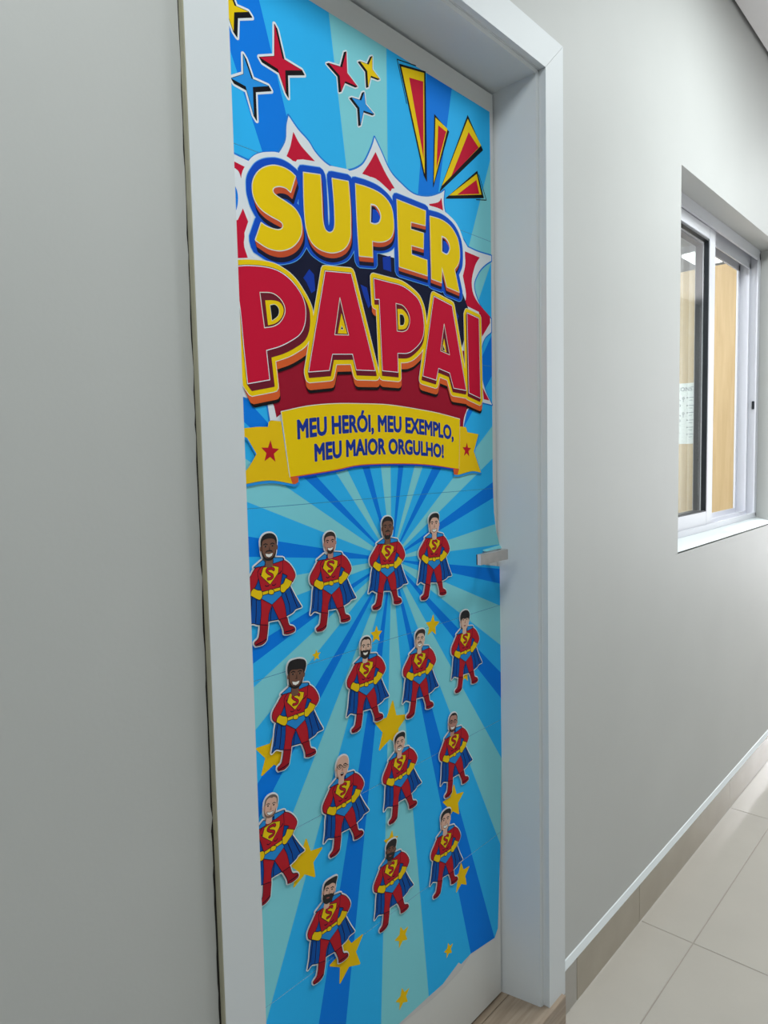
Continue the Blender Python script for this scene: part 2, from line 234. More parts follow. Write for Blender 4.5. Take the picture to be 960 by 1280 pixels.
D = json.loads(r'''{"super":[[[[773.1,1820.5,1],[761.9,1793.3,1],[751.9,1797.3],[738.4,1796.2],[727.5,1790.9],[725.9,1784.0],[733.6,1779.3],[752.4,1774.8],[768.7,1769.5],[779.6,1759.5],[783.4,1746.7],[781.3,1731.5],[770.7,1715.6],[754.9,1704.0],[734.1,1696.7],[711.5,1696.3],[688.7,1703.2,1],[700.9,1731.2,1],[710.3,1728.3],[723.4,1727.2],[735.4,1728.2],[742.9,1732.5],[744.0,1738.9],[738.8,1742.8],[724.2,1745.6],[706.1,1750.4],[693.7,1758.3],[687.2,1770.5],[686.9,1786.2],[694.4,1801.9],[707.7,1814.5],[727.6,1824.2],[746.4,1826.9],[762.7,1824.9]]],
[[[791.1,1831.1,1],[828.1,1837.7,1],[829.7,1802.6],[830.5,1768.2],[835.3,1751.8],[845.9,1748.0],[855.5,1754.1],[859.2,1768.2],[858.4,1805.4],[855.6,1839.3,1],[894.0,1844.6,1],[897.4,1801.7],[897.0,1774.5],[895.5,1751.6],[885.0,1733.6],[868.5,1722.4],[846.2,1715.7],[821.8,1716.4],[804.2,1724.6],[794.6,1740.8],[791.2,1763.3],[790.3,1796.8]]],
[[[912.2,1845.6,1],[939.3,1847.5],[967.3,1846.7],[988.7,1841.6],[1004.9,1830.1],[1010.7,1812.3],[1011.1,1790.6],[1003.1,1774.4],[986.1,1763.7],[967.9,1758.7],[951.8,1757.0,1],[951.9,1728.4,1],[917.2,1724.0,1],[913.9,1782.9]],
[[950.5,1820.3,1],[962.9,1821.0],[972.6,1814.0],[975.9,1804.2],[970.8,1793.6],[960.0,1788.3],[948.4,1788.0,1]]],
[[[1022.3,1846.4,1],[1107.7,1846.2,1],[1106.0,1818.7,1],[1062.1,1815.5,1],[1060.8,1801.1,1],[1100.2,1802.2,1],[1098.5,1773.1,1],[1061.6,1771.9,1],[1062.2,1754.1,1],[1109.6,1752.3,1],[1109.7,1723.3,1],[1025.4,1725.3,1]]],
[[[1121.3,1839.3,1],[1156.6,1841.0],[1187.7,1834.9],[1210.2,1818.5],[1218.1,1798.6],[1218.6,1777.0],[1211.2,1762.1],[1200.3,1752.0,1],[1216.0,1708.0,1],[1173.3,1712.0,1],[1157.7,1748.3,1],[1155.6,1717.6,1],[1123.1,1719.4,1]],
[[1158.9,1808.9,1],[1171.3,1807.6],[1181.4,1800.4],[1184.3,1789.1],[1175.0,1777.1],[1158.5,1778.6,1]]]],"papai":[[[[636.2,1653.1,1],[654.4,1657.8],[674.3,1662.1],[704.9,1665.7],[731.3,1664.3],[755.6,1655.0],[774.6,1639.1],[784.1,1623.5],[786.3,1606.6],[782.6,1586.7],[771.8,1570.4],[751.5,1557.5],[729.0,1546.8],[701.9,1537.9,1],[706.5,1492.8,1],[663.2,1483.9,1],[658.7,1537.6],[655.0,1590.8],[650.4,1623.5,1],[635.9,1621.2,1]],
[[692.8,1625.3,1],[716.4,1627.9],[732.2,1622.1],[741.3,1610.9],[740.7,1598.3],[730.6,1584.5],[716.8,1576.6],[699.5,1572.4,1]]],
[[[832.6,1682.4,1],[894.9,1689.6,1],[951.4,1525.6,1],[901.6,1523.2,1],[893.1,1550.0,1],[844.4,1545.4,1],[836.1,1517.3,1],[788.2,1511.0,1]],
[[865.5,1643.3,1],[884.7,1582.1,1],[851.0,1579.0,1]]],
[[[952.7,1691.0,1],[991.3,1691.0],[1031.8,1690.4],[1064.3,1680.8],[1083.2,1668.6],[1093.4,1645.7],[1095.5,1615.3],[1085.9,1592.8],[1061.1,1573.5],[1041.9,1565.7],[1015.0,1563.1,1],[1015.2,1527.6,1],[970.7,1527.2,1],[966.3,1655.6,1],[954.8,1653.9,1]],
[[1012.5,1655.2,1],[1033.0,1653.8],[1048.0,1642.6],[1052.3,1628.2],[1045.7,1612.4],[1031.5,1605.4],[1014.5,1604.3,1]]],
[[[1128.6,1686.1,1],[1189.0,1676.1,1],[1235.5,1505.8,1],[1190.4,1508.2,1],[1177.5,1538.2,1],[1140.3,1544.9,1],[1131.9,1520.6,1],[1089.0,1526.1,1]],
[[1161.1,1635.8,1],[1178.4,1575.3,1],[1148.1,1580.4,1]]],
[[[1242.0,1668.9,1],[1285.9,1663.1,1],[1288.5,1491.6,1],[1245.2,1501.3,1]]]],"papai_in":[[[[702.7,1614.6,1],[718.6,1617.0],[731.9,1615.8],[739.2,1606.5],[735.1,1593.4],[722.4,1582.4],[706.8,1577.0,1]],
[[712.4,1608.5,1],[722.3,1610.7],[729.3,1605.1],[727.0,1594.4],[715.1,1585.6,1]]],
[[[868.4,1617.7,1],[881.2,1584.0,1],[858.4,1582.1,1]],
[[868.5,1595.1,1],[871.9,1590.5,1],[866.1,1590.2,1]]],
[[[1016.7,1645.6,1],[1032.7,1646.4],[1046.4,1636.4],[1048.4,1624.7],[1038.6,1611.6],[1017.8,1607.6,1]],
[[1023.2,1636.3,1],[1032.4,1636.0],[1036.8,1627.7],[1033.3,1618.4],[1023.5,1616.3,1]]],
[[[1160.4,1607.1,1],[1167.7,1579.1,1],[1152.9,1582.5,1]],
[[1157.4,1592.5,1],[1162.4,1582.5,1],[1155.0,1582.7,1]]]],"papai_vec":[[8,-9],[2,-8],[0,-8],[-2,-7],[-3,-6]],"white":[[635.5,1822.3,1],[655.2,1820.2],[682.8,1817.9,1],[693.8,1828.1],[709.4,1836.8],[725.1,1839.7],[738.0,1843.5,1],[746.5,1854.5],[756.5,1872.2],[758.8,1893.6],[763.6,1911.1,1],[782.5,1896.4],[804.8,1884.6],[818.4,1872.3],[839.6,1861.8],[863.5,1858.1],[892.4,1862.2],[916.5,1873.0],[937.4,1889.9],[957.2,1921.8],[965.4,1941.0,1],[981.8,1922.3],[1005.8,1893.9],[1037.1,1879.3],[1074.4,1869.9],[1119.0,1876.7],[1155.4,1892.1],[1171.5,1902.5,1],[1168.2,1878.2],[1175.6,1856.4],[1202.4,1840.3],[1231.4,1820.8],[1249.7,1806.6,1],[1288.1,1804.3],[1339.1,1805.8,1],[1338.9,1795.4,1],[1315.2,1782.4],[1290.3,1762.6],[1271.6,1732.5],[1283.0,1703.9],[1307.0,1681.8],[1336.6,1668.4,1],[1336.1,1640.4,1],[1312.1,1625.5],[1299.4,1606.9],[1295.8,1584.2],[1298.0,1541.1],[1309.9,1510.5],[1336.3,1480.1,1],[1296.9,1483.7,1],[1260.1,1471.8],[1240.3,1462.6],[1228.0,1435.1,1],[1214.1,1384.2,1],[716.6,1386.2,1],[705.6,1430.3,1],[701.9,1453.9,1],[650.4,1465.1,1],[597.7,1491.3,1],[610.6,1760.3,1]],"hole":[[640.5,1779.5,1],[650.4,1778.8],[657.9,1769.2],[659.4,1755.7],[655.8,1740.9],[646.6,1728.3],[637.9,1724.0,1]],"red":[[[772.6,1889.5,1],[764.9,1863.7],[754.1,1842.1,1],[780.9,1844.9,1],[824.8,1853.7,1],[802.3,1864.9],[785.5,1874.9]],
[[967.0,1916.3,1],[951.8,1894.4],[927.1,1863.9,1],[965.4,1869.5],[1004.9,1857.3,1],[1018.0,1865.6,1],[995.6,1884.2],[981.1,1899.6]],
[[1161.1,1885.2,1],[1148.8,1873.2],[1110.4,1859.5,1],[1148.2,1853.5],[1167.5,1852.7,1]],
[[642.4,1810.4,1],[656.1,1809.6,1],[674.7,1807.2,1],[666.5,1788.1,1],[660.9,1798.5],[642.1,1802.7,1]],
[[667.7,1745.1,1],[657.6,1726.2,1],[638.0,1716.0,1],[635.6,1665.6,1],[673.5,1673.8,1],[667.1,1695.2],[677.2,1726.8,1]],
[[1238.0,1796.0,1],[1294.0,1793.6,1],[1275.5,1771.7],[1262.8,1734.3],[1277.0,1703.0],[1331.9,1673.1,1],[1331.6,1659.1,1],[1299.7,1625.9,1],[1288.5,1677.5,1],[1235.4,1685.2,1],[1241.7,1707.7],[1231.0,1743.9,1],[1240.3,1770.2]],
[[1299.3,1516.3,1],[1303.7,1490.6,1],[1325.5,1489.2,1]],
[[675.4,1521.1,1],[714.6,1452.0,1],[718.7,1434.4,1],[727.1,1439.7,1],[931.2,1414.3,1],[1223.4,1409.6,1],[1227.0,1443.5],[1239.2,1465.9,1],[1297.3,1506.4,1],[1292.9,1592.5,1],[915.8,1570.4,1]]],"navy":[[721.7,1688.5,1],[758.8,1718.3,1],[825.4,1732.3,1],[901.6,1737.4,1],[1030.4,1738.6,1],[1180.7,1735.1,1],[1227.4,1710.4,1],[1258.3,1665.0,1],[1218.8,1585.4,1],[1025.0,1566.8,1],[956.1,1516.8,1],[935.2,1529.6,1],[819.2,1573.6,1],[772.1,1632.4,1]],"patch":[[[798.0,1679.4,1],[808.1,1672.6,1],[810.0,1646.9,1],[800.9,1641.1,1],[791.2,1656.8,1],[784.2,1663.1,1]],
[[919.1,1674.8,1],[935.4,1671.9,1],[944.7,1642.6,1],[938.2,1636.0,1],[926.6,1656.6,1]],
[[979.7,1733.7,1],[1002.0,1740.4,1],[1002.9,1711.5,1],[980.8,1712.4,1]],
[[1205.3,1667.2,1],[1213.4,1658.5,1],[1210.4,1648.4,1]]],"ribbon":[[727.3,1443.6,1],[783.9,1454.7],[846.5,1461.3],[912.1,1464.0],[987.5,1465.0],[1072.2,1459.9],[1138.6,1454.2],[1209.8,1444.8,1],[1204.5,1340.4,1],[1113.5,1350.9],[1025.5,1355.8],[908.2,1356.0],[842.2,1348.4],[741.2,1339.5,1]],"tails":[[[626.2,1413.4,1],[659.4,1417.0],[678.5,1418.9],[699.3,1419.3,1],[701.0,1427.1,1],[706.4,1429.7,1],[726.6,1428.7,1],[739.5,1340.8,1],[757.8,1336.9,1],[758.4,1330.3,1],[751.7,1327.3,1],[744.6,1328.0],[709.0,1334.4],[682.5,1334.8],[659.3,1332.2],[629.5,1329.4,1],[660.4,1357.8,1],[675.3,1377.1,1],[658.7,1401.7,1]],
[[1209.7,1429.5,1],[1232.6,1428.4,1],[1237.6,1417.9,1],[1278.9,1413.8,1],[1260.4,1376.9,1],[1286.4,1330.1,1],[1251.5,1334.2],[1204.7,1328.0],[1187.2,1329.2,1],[1205.0,1340.0,1]]],"folds":[[[740.9,1340.3,1],[759.3,1338.0,1],[758.4,1330.3,1],[751.7,1327.3,1],[746.0,1327.5,1]],
[[1185.0,1340.5,1],[1205.0,1340.0,1],[1199.7,1327.9,1],[1187.2,1329.2,1]]],"tailstar":[[702.1,1380.0,17.0],[1234.1,1379.8,15]],"line1":[[760.8,1401.7],[850.3,1410.6],[933.4,1415.8],[1015.7,1416.2],[1106.0,1410.2],[1186.2,1401.8]],"line1t":[[758.6,1430.3],[843.8,1440.7],[935.4,1444.8],[1014.2,1443.4],[1104.3,1438.2],[1175.8,1430.7]],"line2":[[797.2,1364.4],[878.3,1371.5],[977.8,1374.7],[1064.7,1372.3],[1151.5,1364.8]],"line2t":[[795.6,1391.3],[877.3,1399.6],[974.3,1403.0],[1070.3,1396.4],[1152.2,1391.0]],"spikes":[[[[1038.2,2094.9,1],[1115.7,2110.4,1],[1114.5,1904.8,1],[1106.2,1912.9,1]],
[[1043.3,2092.3,1],[1111.6,2106.5,1],[1108.0,1916.9,1]],
[[1065.7,2081.0,1],[1108.3,2089.3,1],[1105.4,1945.5,1]]],
[[[1142.6,2039.5,1],[1189.0,2021.8,1],[1134.7,1899.6,1]],
[[1145.4,2034.8,1],[1184.8,2025.8,1],[1136.6,1907.2,1]],
[[1153.9,2022.9,1],[1179.7,2018.8,1],[1145.7,1937.9,1]]],
[[[1255.8,2075.8,1],[1310.2,2022.3,1],[1156.6,1897.2,1]],
[[1255.7,2068.8,1],[1304.1,2029.9,1],[1162.9,1908.9,1]],
[[1258.4,2042.7,1],[1294.3,2022.4,1],[1194.3,1935.2,1]]],
[[[1288.4,1972.3,1],[1311.7,1923.1,1],[1176.4,1888.0,1]],
[[1286.3,1966.0,1],[1303.4,1927.6,1],[1185.8,1895.8,1]],
[[1284.6,1953.1,1],[1295.1,1927.0,1],[1214.3,1904.8,1]]]],"thin":[[[1086.7,2110.5,1],[1032.1,2101.0,1],[1057.3,2031.6,1]],
[[1295.2,1966.6,1],[1322.2,1920.8,1],[1283.8,1912.3,1]]],"spark":[["yellow",[[655.1,2054.3,1],[665.8,2034.1,1],[691.3,2036.4,1],[664.7,2024.3,1],[662.4,1996.2,1],[654.3,2013.3,1],[638.4,2019.3,1],[650.3,2027.3,1]],[6,-5]],["red",[[740.9,2039.6,1],[754.9,1994.3,1],[794.9,1991.8,1],[759.6,1978.5,1],[759.5,1944.2,1],[744.7,1974.8,1],[709.1,1978.4,1],[738.8,1991.4,1]],[5,-5]],["sky",[[678.5,1970.7,1],[692.4,1941.2,1],[724.9,1942.1,1],[694.3,1929.7,1],[694.5,1888.1,1],[680.8,1925.8,1],[655.0,1927.7,1],[677.9,1941.9,1]],[5,-5]],["red",[[898.0,2061.0,1],[898.9,2026.8,1],[923.2,2013.5,1],[893.9,2011.4,1],[883.1,1990.9,1],[880.9,2015.5,1],[855.7,2026.1,1],[887.2,2031.3,1]],[-5,-3]],["yellow",[[963.9,2079.2,1],[963.1,2057.1,1],[982.1,2047.5,1],[959.3,2044.7,1],[951.5,2023.1,1],[950.0,2049.0,1],[932.2,2058.3,1],[953.7,2061.3,1]],[-5,-3]],["sky",[[940.7,2009.9,1],[943.3,1990.6,1],[965.3,1980.9,1],[938.1,1978.0,1],[929.3,1950.8,1],[927.5,1979.0,1],[908.7,1989.4,1],[932.6,1993.1,1]],[-5,-3]]],"centre":[987.2,1174.2],"rays":[["d",670.4,1931.5],["m",744.6,1958.8],["p",872.9,2006.1],["m",1002.2,2053.7],["d",1117.4,2088.6],["m",1200.7,2106.6],["p",1335.0,2000.7],["m",1337.2,1788.2],["d",1340.8,1637.5],["m",1339.1,1545.8],["p",1336.0,1432.0],["m",1334.0,1358.6],["d",1334.7,1306.4],["m",1334.0,1270.3],["p",1326.4,1209.2],["m",1325.5,1163.8],["d",1362.2,1106.0],["m",1361.6,1071.7],["p",1361.0,1020.1],["m",1361.1,927.7],["d",1360.0,863.3],["m",1359.0,803.4],["p",1356.6,662.6],["m",1352.9,448.9],["d",1315.3,256.0],["m",1227.4,248.2],["p",1076.0,229.3],["m",927.7,272.2],["d",833.9,333.2],["m",768.1,376.0],["p",669.2,482.3],["m",652.9,669.5],["d",655.4,797.9],["m",658.1,857.6],["p",657.2,944.2],["m",660.4,1014.5],["d",658.9,1050.9],["m",660.1,1078.8],["p",659.4,1131.1],["m",658.4,1178.0],["d",657.9,1218.3],["m",659.3,1249.3],["p",673.0,1296.9],["m",714.4,1335.3],["d",763.6,1344.0],["m",795.5,1343.0],["p",842.2,1348.4],["m",871.6,1351.9]],"edge":[[1338.6,2110.9],[1339.8,1925.8],[1338.1,1666.9],[1337.4,1455.2],[1336.4,1311.8],[1340.0,1239.0],[1349.0,1192.6],[1365.1,1155.8],[1299.7,1155.8],[1299.1,1123.4],[1364.3,1111.3],[1369.4,1013.0],[1366.5,842.6],[1361.6,651.2],[1352.8,439.1],[1343.5,304.7],[1339.1,247.2],[1325.0,230.8],[1227.4,246.3],[1190.5,242.9],[1181.7,251.7],[1123.2,236.4],[1076.3,238.0],[983.7,239.1]],"tear":[[1227.4,246.3],[1190.5,242.9],[1181.7,251.7],[1123.2,236.4],[1076.3,238.0],[983.7,239.1],[971.4,235.3],[1086.8,224.4],[1131.4,224.2],[1193.2,230.0]],"top":[[1338.6,2110.9],[1008.4,2109.1],[813.9,2108.4]],"seams":[1836.1666666666667,1569.15,1298.6666666666667,1034.1000000000001,756.1666666666666,478.025],"stars":[[1108.4,1022.2,21,8],[939.5,1038.3,15,5],[788.6,1033.0,9,0],[974.5,851.0,46,8],[692.1,894.7,38,8],[1220.4,894.1,18,10],[1170.0,622.7,36,5],[748.8,681.6,38,5],[967.1,623.3,20,12],[1195.1,443.0,30,0],[842.7,459.7,42,-8],[994.1,415.5,20,-10],[1145.9,301.6,15,-5],[992.6,286.3,20,-5]],"fig":{"cape":[[-13.6,2.7,1],[-29.9,-34.4],[-40.3,-48.9],[-44.0,-74.3],[-48.1,-91.9,1],[-38.7,-87.6],[-25.5,-92.6],[-6.3,-90.9],[10.5,-91.8],[24.8,-90.6],[42.4,-86.4],[47.8,-82.5],[60.3,-81.4,1],[48.5,-62.5],[35.5,-35.4],[28.3,2.9,1]],"legL":[[-19.9,-53.0,1],[0.2,-66.4,1],[-7.2,-80.5],[-9.8,-97.5,1],[-24.2,-94.2,1],[-20.7,-74.2]],"bootL":[[-24.2,-93.8,1],[-9.8,-97.5,1],[-13.2,-114.2],[-15.7,-120.9],[-24.0,-124.4],[-34.8,-123.6,1],[-36.8,-118.8],[-29.1,-114.2],[-26.0,-105.7]],"legR":[[0.3,-65.8,1],[19.0,-54.9,1],[25.5,-71.5],[28.2,-92.8,1],[13.8,-93.8,1],[6.8,-78.8]],"bootR":[[14.7,-93.6,1],[29.0,-93.0,1],[32.3,-106.1],[41.5,-111.0],[43.6,-117.7],[30.9,-119.5],[22.3,-117.5,1],[21.2,-108.3]],"torso":[[-13.8,-1.9,1],[2.7,-2.7,1],[25.4,1.1,1],[24.0,-19.4],[19.8,-33.3],[18.4,-46.5,1],[-16.9,-46.4,1],[-21.5,-25.5],[-23.6,-11.2]],"armR":[[21.1,1.6,1],[31.0,-1.6],[42.2,-11.3],[50.4,-27.0],[44.2,-37.1,1],[29.9,-29.9,1],[34.4,-25.9],[23.2,-19.2,1],[20.7,-8.6]],"armL":[[-12.4,-1.5,1],[-27.4,-4.7],[-35.7,-13.6],[-46.9,-28.0],[-46.5,-39.0],[-39.7,-45.0,1],[-33.5,-36.9,1],[-25.5,-25.0],[-21.7,-11.4,1]],"gloveL":[[-33.4,-34.9,1],[-26.1,-39.0],[-19.4,-41.0],[-17.7,-46.3],[-19.0,-51.1],[-24.5,-53.7],[-39.6,-44.4,1],[-38.1,-38.8]],"gloveR":[[30.0,-29.1,1],[42.7,-36.4,1],[38.1,-43.1],[30.7,-47.3],[24.8,-51.0],[18.9,-48.0],[19.6,-38.4,1],[25.4,-36.5]],"briefs":[[-18.8,-47.1,1],[19.3,-46.2,1],[20.4,-54.7,1],[0.3,-65.8,1],[-19.6,-52.9,1]],"belt":[[-17.3,-43.3,1],[19.2,-42.1,1],[19.6,-46.3,1],[-17.2,-47.8,1]],"buckle":[[-0.2,-42.3],[4.4,-44.3],[5.2,-46.8],[3.7,-49.5],[-0.5,-49.7],[-4.3,-47.9],[-5.0,-45.1],[-3.9,-42.8]],"collarL":[[-13.5,6.1,1],[-30.5,-2.7,1],[-10.5,-2.7,1],[-9.5,3.2,1]],"collarR":[[7.5,6.9,1],[26.0,4.2,1],[26.5,0.6,1],[6.9,-1.8,1]],"badge":[[-10.7,-6.8,1],[2.6,-6.0,1],[14.2,-9.9,1],[12.7,-17.9,1],[-1.2,-31.6,1],[-14.9,-17.3,1]],"ess":[[6.8,-11.6,1],[2.4,-9.0],[-4.2,-9.0],[-6.8,-12.3],[-2.3,-16.4],[3.4,-19.8],[3.6,-23.2],[-0.9,-24.9],[-6.9,-22.7,1]],"fold1":[[-37.2,-49.4,1],[-39.9,-64.9],[-42.5,-82.5,1]],"fold2":[[-29.3,-53.6,1],[-30.6,-72.5],[-32.6,-88.3,1]],"fold3":[[29.1,-53.3,1],[35.6,-73.1],[36.5,-85.9,1]],"fold4":[[39.4,-48.5,1],[46.0,-66.4],[51.5,-79.9,1]],"fold5":[[0.0,-71.5,1],[-3.1,-81.2],[-4.0,-90.3,1]],"abs":[[-10.9,-34.1,1],[-8.3,-35.9],[-4.1,-35.3,1]],"abs2":[[2.8,-35.4,1],[6.4,-37.2],[9.8,-35.0,1]],"pec":[[-14.5,-20.4,1],[-18.4,-16.9],[-19.7,-13.7,1]],"pec2":[[14.6,-20.2,1],[20.3,-18.9],[22.4,-16.1,1]],"sole1":[[-33.4,-122.5,1],[-22.5,-121.0],[-14.2,-118.1,1]],"sole2":[[23.8,-115.5,1],[34.0,-115.9],[42.8,-114.8,1]]},"figs":[[692.7,1204.7,1.0168,0.0203,692.4,1251.8,691.4,1208.5],[824.3,1198.9,1.0003,-0.0003,823.8,1241.9,824.5,1204.9],[973.6,1209.1,1.0015,-0.0745,973.7,1256.9,972.3,1214.9],[1117.3,1205.8,1.0217,-0.0799,1115.5,1251.9,1115.4,1209.4],[907.5,1000.2,1.0338,-0.0324,908.7,1041.3,904.3,1002.8],[1062.0,981.8,1.0429,-0.0499,1065.0,1023.1,1060.4,984.8],[1218.4,990.7,1.0388,-0.0069,1219.1,1033.9,1215.6,993.6],[737.6,988.6,1.0263,-0.0474,742.5,1035.3,736.2,989.4],[993.7,792.2,1.0403,0.03,996.2,832.3,993.3,793.1],[1171.0,778.4,1.0599,0.0451,1172.6,821.3,1165.9,781.9],[839.3,796.7,1.047,0.0193,841.8,839.5,835.7,799.3],[675.9,787.7,1.0441,0.0634,680.4,829.7,672.9,793.4],[963.4,591.6,1.0534,0.0186,967.3,627.7,959.6,591.4],[1139.1,572.4,1.047,-0.064,1140.3,619.7,1135.3,575.9],[797.6,587.7,1.0458,-0.0303,804.6,628.6,792.4,589.8]]}''')

# ------------------------------------------------------------------ the setting
XL, XR = -3.2, 7.8            # corridor extent
DX0, DX1 = 0.5084, 1.4664     # casing outer edges (front)
OX0, OX1 = 0.5749, 1.3899     # opening between the casings
OZ = 2.1829                   # under side of the head casing
WX0, WX1, WZ0, WZ1 = 2.2233, 3.4150, 1.052, 2.2241   # window reveal
WT = 0.166                     # wall thickness
wall = boxes('wall_front', [
    (XL, OX0-0.03, 0, WT, -0.02, CEIL+0.10), (OX0-0.03, OX1+0.03, 0, WT, OZ+0.03, CEIL+0.10),
    (OX1+0.03, WX0, 0, WT, -0.02, CEIL+0.10), (WX0, WX1, 0, WT, -0.02, WZ0), (WX0, WX1, 0, WT, WZ1, CEIL+0.10),
    (WX1, XR, 0, WT, -0.02, CEIL+0.10)], 'wall')
tag(wall, 'long light grey painted corridor wall holding the white door and the window', 'wall', kind='structure')
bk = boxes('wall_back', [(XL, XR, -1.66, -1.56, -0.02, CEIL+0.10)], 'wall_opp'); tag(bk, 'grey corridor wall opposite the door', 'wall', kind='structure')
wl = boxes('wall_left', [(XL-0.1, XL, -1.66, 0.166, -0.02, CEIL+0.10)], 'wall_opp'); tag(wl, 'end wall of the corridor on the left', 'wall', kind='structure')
# ceiling stops 15 mm short of the wall: the shadow gap
cl = boxes('ceiling', [(XL, XR, -1.56, -0.0125, CEIL, CEIL+0.012)], 'ceil'); tag(cl, 'white plasterboard ceiling with a narrow shadow gap along the wall', 'ceiling', kind='structure')
gp = boxes('trim_4', [(XL, XR, -0.11, 0.0, CEIL+0.03, CEIL+0.04), (XL, XR, -0.11, -0.10, CEIL+0.012, CEIL+0.03)], 'crack'); tag(gp, 'recessed channel between the ceiling edge and the wall, coloured dark for its shade', 'trim', kind='structure')  # shade of the gap is put into the dark lining colour
# floor: tiles
fl = empty('floor', (0, -0.8, 0), 'cream polished square floor tiles of the corridor', 'floor', kind='structure')
boxes('grout_bed', [(XL, XR, -1.56, 0.0, -0.02, -0.0012)], 'grout', fl)
TP = 1.1034*S; jx = 2.4765*S; jy = -0.1982*S; gw = 0.0011
xs = [jx + TP*k for k in range(-7, 8)]
ys = [0.0, jy, jy-TP, -1.56]
def tile_mesh(wx, wy):
    bm = bmesh.new(); e = 0.0012
    a = [(-wx/2, -wy/2), (wx/2, -wy/2), (wx/2, wy/2), (-wx/2, wy/2)]
    lo = [bm.verts.new((p[0], p[1], -0.012)) for p in a]; mi = [bm.verts.new((p[0], p[1], -e)) for p in a]
    hi = [bm.verts.new((p[0]-math.copysign(e, p[0]), p[1]-math.copysign(e, p[1]), 0)) for p in a]
    for i in range(4):
        j = (i+1) % 4; bm.faces.new((lo[i], lo[j], mi[j], mi[i])); bm.faces.new((mi[i], mi[j], hi[j], hi[i]))
    bm.faces.new(hi); me = bpy.data.meshes.new('tile'); bm.to_mesh(me); bm.free(); me.materials.append(M['tile']); return me
for j in range(3):
    y1, y0 = ys[j], ys[j+1]
    me = tile_mesh(TP-2*gw, abs(y1-y0)-2*gw)
    for i in range(len(xs)-1):
        if xs[i+1] < XL or xs[i] > XR-0.4: continue
        o = bpy.data.objects.new('tile', me); link(o, fl); o.location = ((xs[i]+xs[i+1])/2, (y0+y1)/2+0.8, 0)
# skirting tiles on the right of the door
SK = 0.1142; sy_ = -0.0078
bs = empty('baseboard_right', (DX1, 0, 0), 'taupe glossy tile baseboard running right of the door under a white caulk line', 'baseboard', kind='structure')
edges = [1.5300] + [jx-0.012 + TP*k for k in range(0, 7)]
for a, b in zip(edges[:-1], edges[1:]): boxes('skirting_tile', [(a+0.0008, min(b, XR)-0.0008, sy_, 0, 0.0, SK)], 'skirt', bs, 0.0006)
o = boxes('skirting_tile', [(1.449, 1.5292, sy_, 0, 0.0, SK-0.001)], 'skirt2', bs, 0.0006); tag(o, 'short greyer end piece of tile')
prism('caulk_strip', [(sy_+0.0005, SK), (0, SK), (0, SK+0.019), (-0.002, SK+0.017)], 'X', DX1+0.0005, XR, 'caulk', bs)
prism('floor_caulk', [(sy_-0.0025, 0.0), (sy_+0.001, 0.0), (sy_+0.001, 0.0025)], 'X', 1.49, XR, 'tile', bs)
bl = empty('baseboard_left', (0.3, 0, 0), 'taupe tile baseboard on the wall left of the door', 'baseboard', kind='structure')
for k in range(-5, 1):
    a = 0.498-0.86*(1-k); boxes('skirting_tile', [(a+0.001, a+0.859, sy_, 0, 0.0, SK)], 'skirt', bl, 0.0006)
# door threshold: wood-look slab one low step above the corridor
th = empty('floor_threshold', (0.98, 0.02, 0), 'brown wood-look threshold slab forming a low step under the white door', 'threshold', kind='structure')
TZ = 0.0713
nb = 4; 
for k in range(nb):
    a = 0.46+(1.4500-0.46)*k/nb; b = 0.46+(1.4500-0.46)*(k+1)/nb
    boxes('riser_tile', [(a+0.0005, b-0.0005, -0.0200, -0.012, 0.0, TZ-0.004)], 'sill_wood', th, 0.0004)
boxes('plank', [(0.46, 1.4500, -0.0200, 0.085, TZ-0.004, TZ)], 'sill_wood', th, 0.0006)
boxes('plank', [(0.46, 1.4500, 0.0862, 0.30, TZ-0.004, TZ)], 'sill_wood', th, 0.0006)
boxes('core', [(0.465, 1.445, -0.012, 0.30, -0.01, TZ-0.004)], 'skirt2', th)

# ------------------------------------------------------------------ door frame (trim_1) : casings, jambs, stops
CF = -0.0094                  # casing front
tf = empty('trim_1', (0.98, 0, TZ), 'white lacquered wide door frame with mitred flat casing around the door', 'door frame', kind='structure')
zc = 0.0665
cz = TZ+0.0005
HZ1 = 2.2547
prism('casing', [(OX1, cz), (DX1, cz-0.010), (DX1, HZ1), (OX1, OZ)], 'Y', CF, 0.006, 'white', tf)
prism('casing', [(DX0, cz), (OX0, cz), (OX0, OZ), (DX0, HZ1)], 'Y', CF, 0.006, 'white', tf)
prism('casing', [(OX0+0.0004, OZ+0.0003), (OX1-0.0004, OZ+0.0003), (DX1-0.0004, HZ1+0.0003), (DX0+0.0004, HZ1+0.0003)], 'Y', CF, 0.006, 'white', tf)
# jamb returns: the casing's inner side, then a small step, then the lining that closes on the leaf
JX1, JX0 = 1.3560, 0.6085; JZ = 2.1560; SY = 0.0100
boxes('casing_return', [(OX1-0.001, OX1+0.012, 0.004, 0.020, cz, OZ+0.02)], 'white', tf)
boxes('casing_return', [(OX0-0.012, OX0+0.001, 0.004, 0.020, cz, OZ+0.02)], 'white', tf)
boxes('casing_return', [(OX0, OX1, 0.004, 0.020, OZ-0.001, OZ+0.012)], 'white', tf)
def jamb(name, pts): return prism(name, pts, 'Z', TZ, OZ+0.01, 'white', tf)
JY = 0.128
prism('jamb', [(OX1+0.025, 0.006), (OX1-0.006, 0.006), (OX1-0.011, 0.0085), (JX1, JY), (JX1, 0.164), (OX1+0.025, 0.164)], 'Z', TZ, OZ+0.01, 'white', tf)
prism('jamb', [(OX0-0.025, 0.006), (OX0+0.006, 0.006), (OX0+0.011, 0.0085), (JX0, JY), (JX0, 0.164), (OX0-0.025, 0.164)], 'Z', TZ, OZ+0.01, 'white', tf)
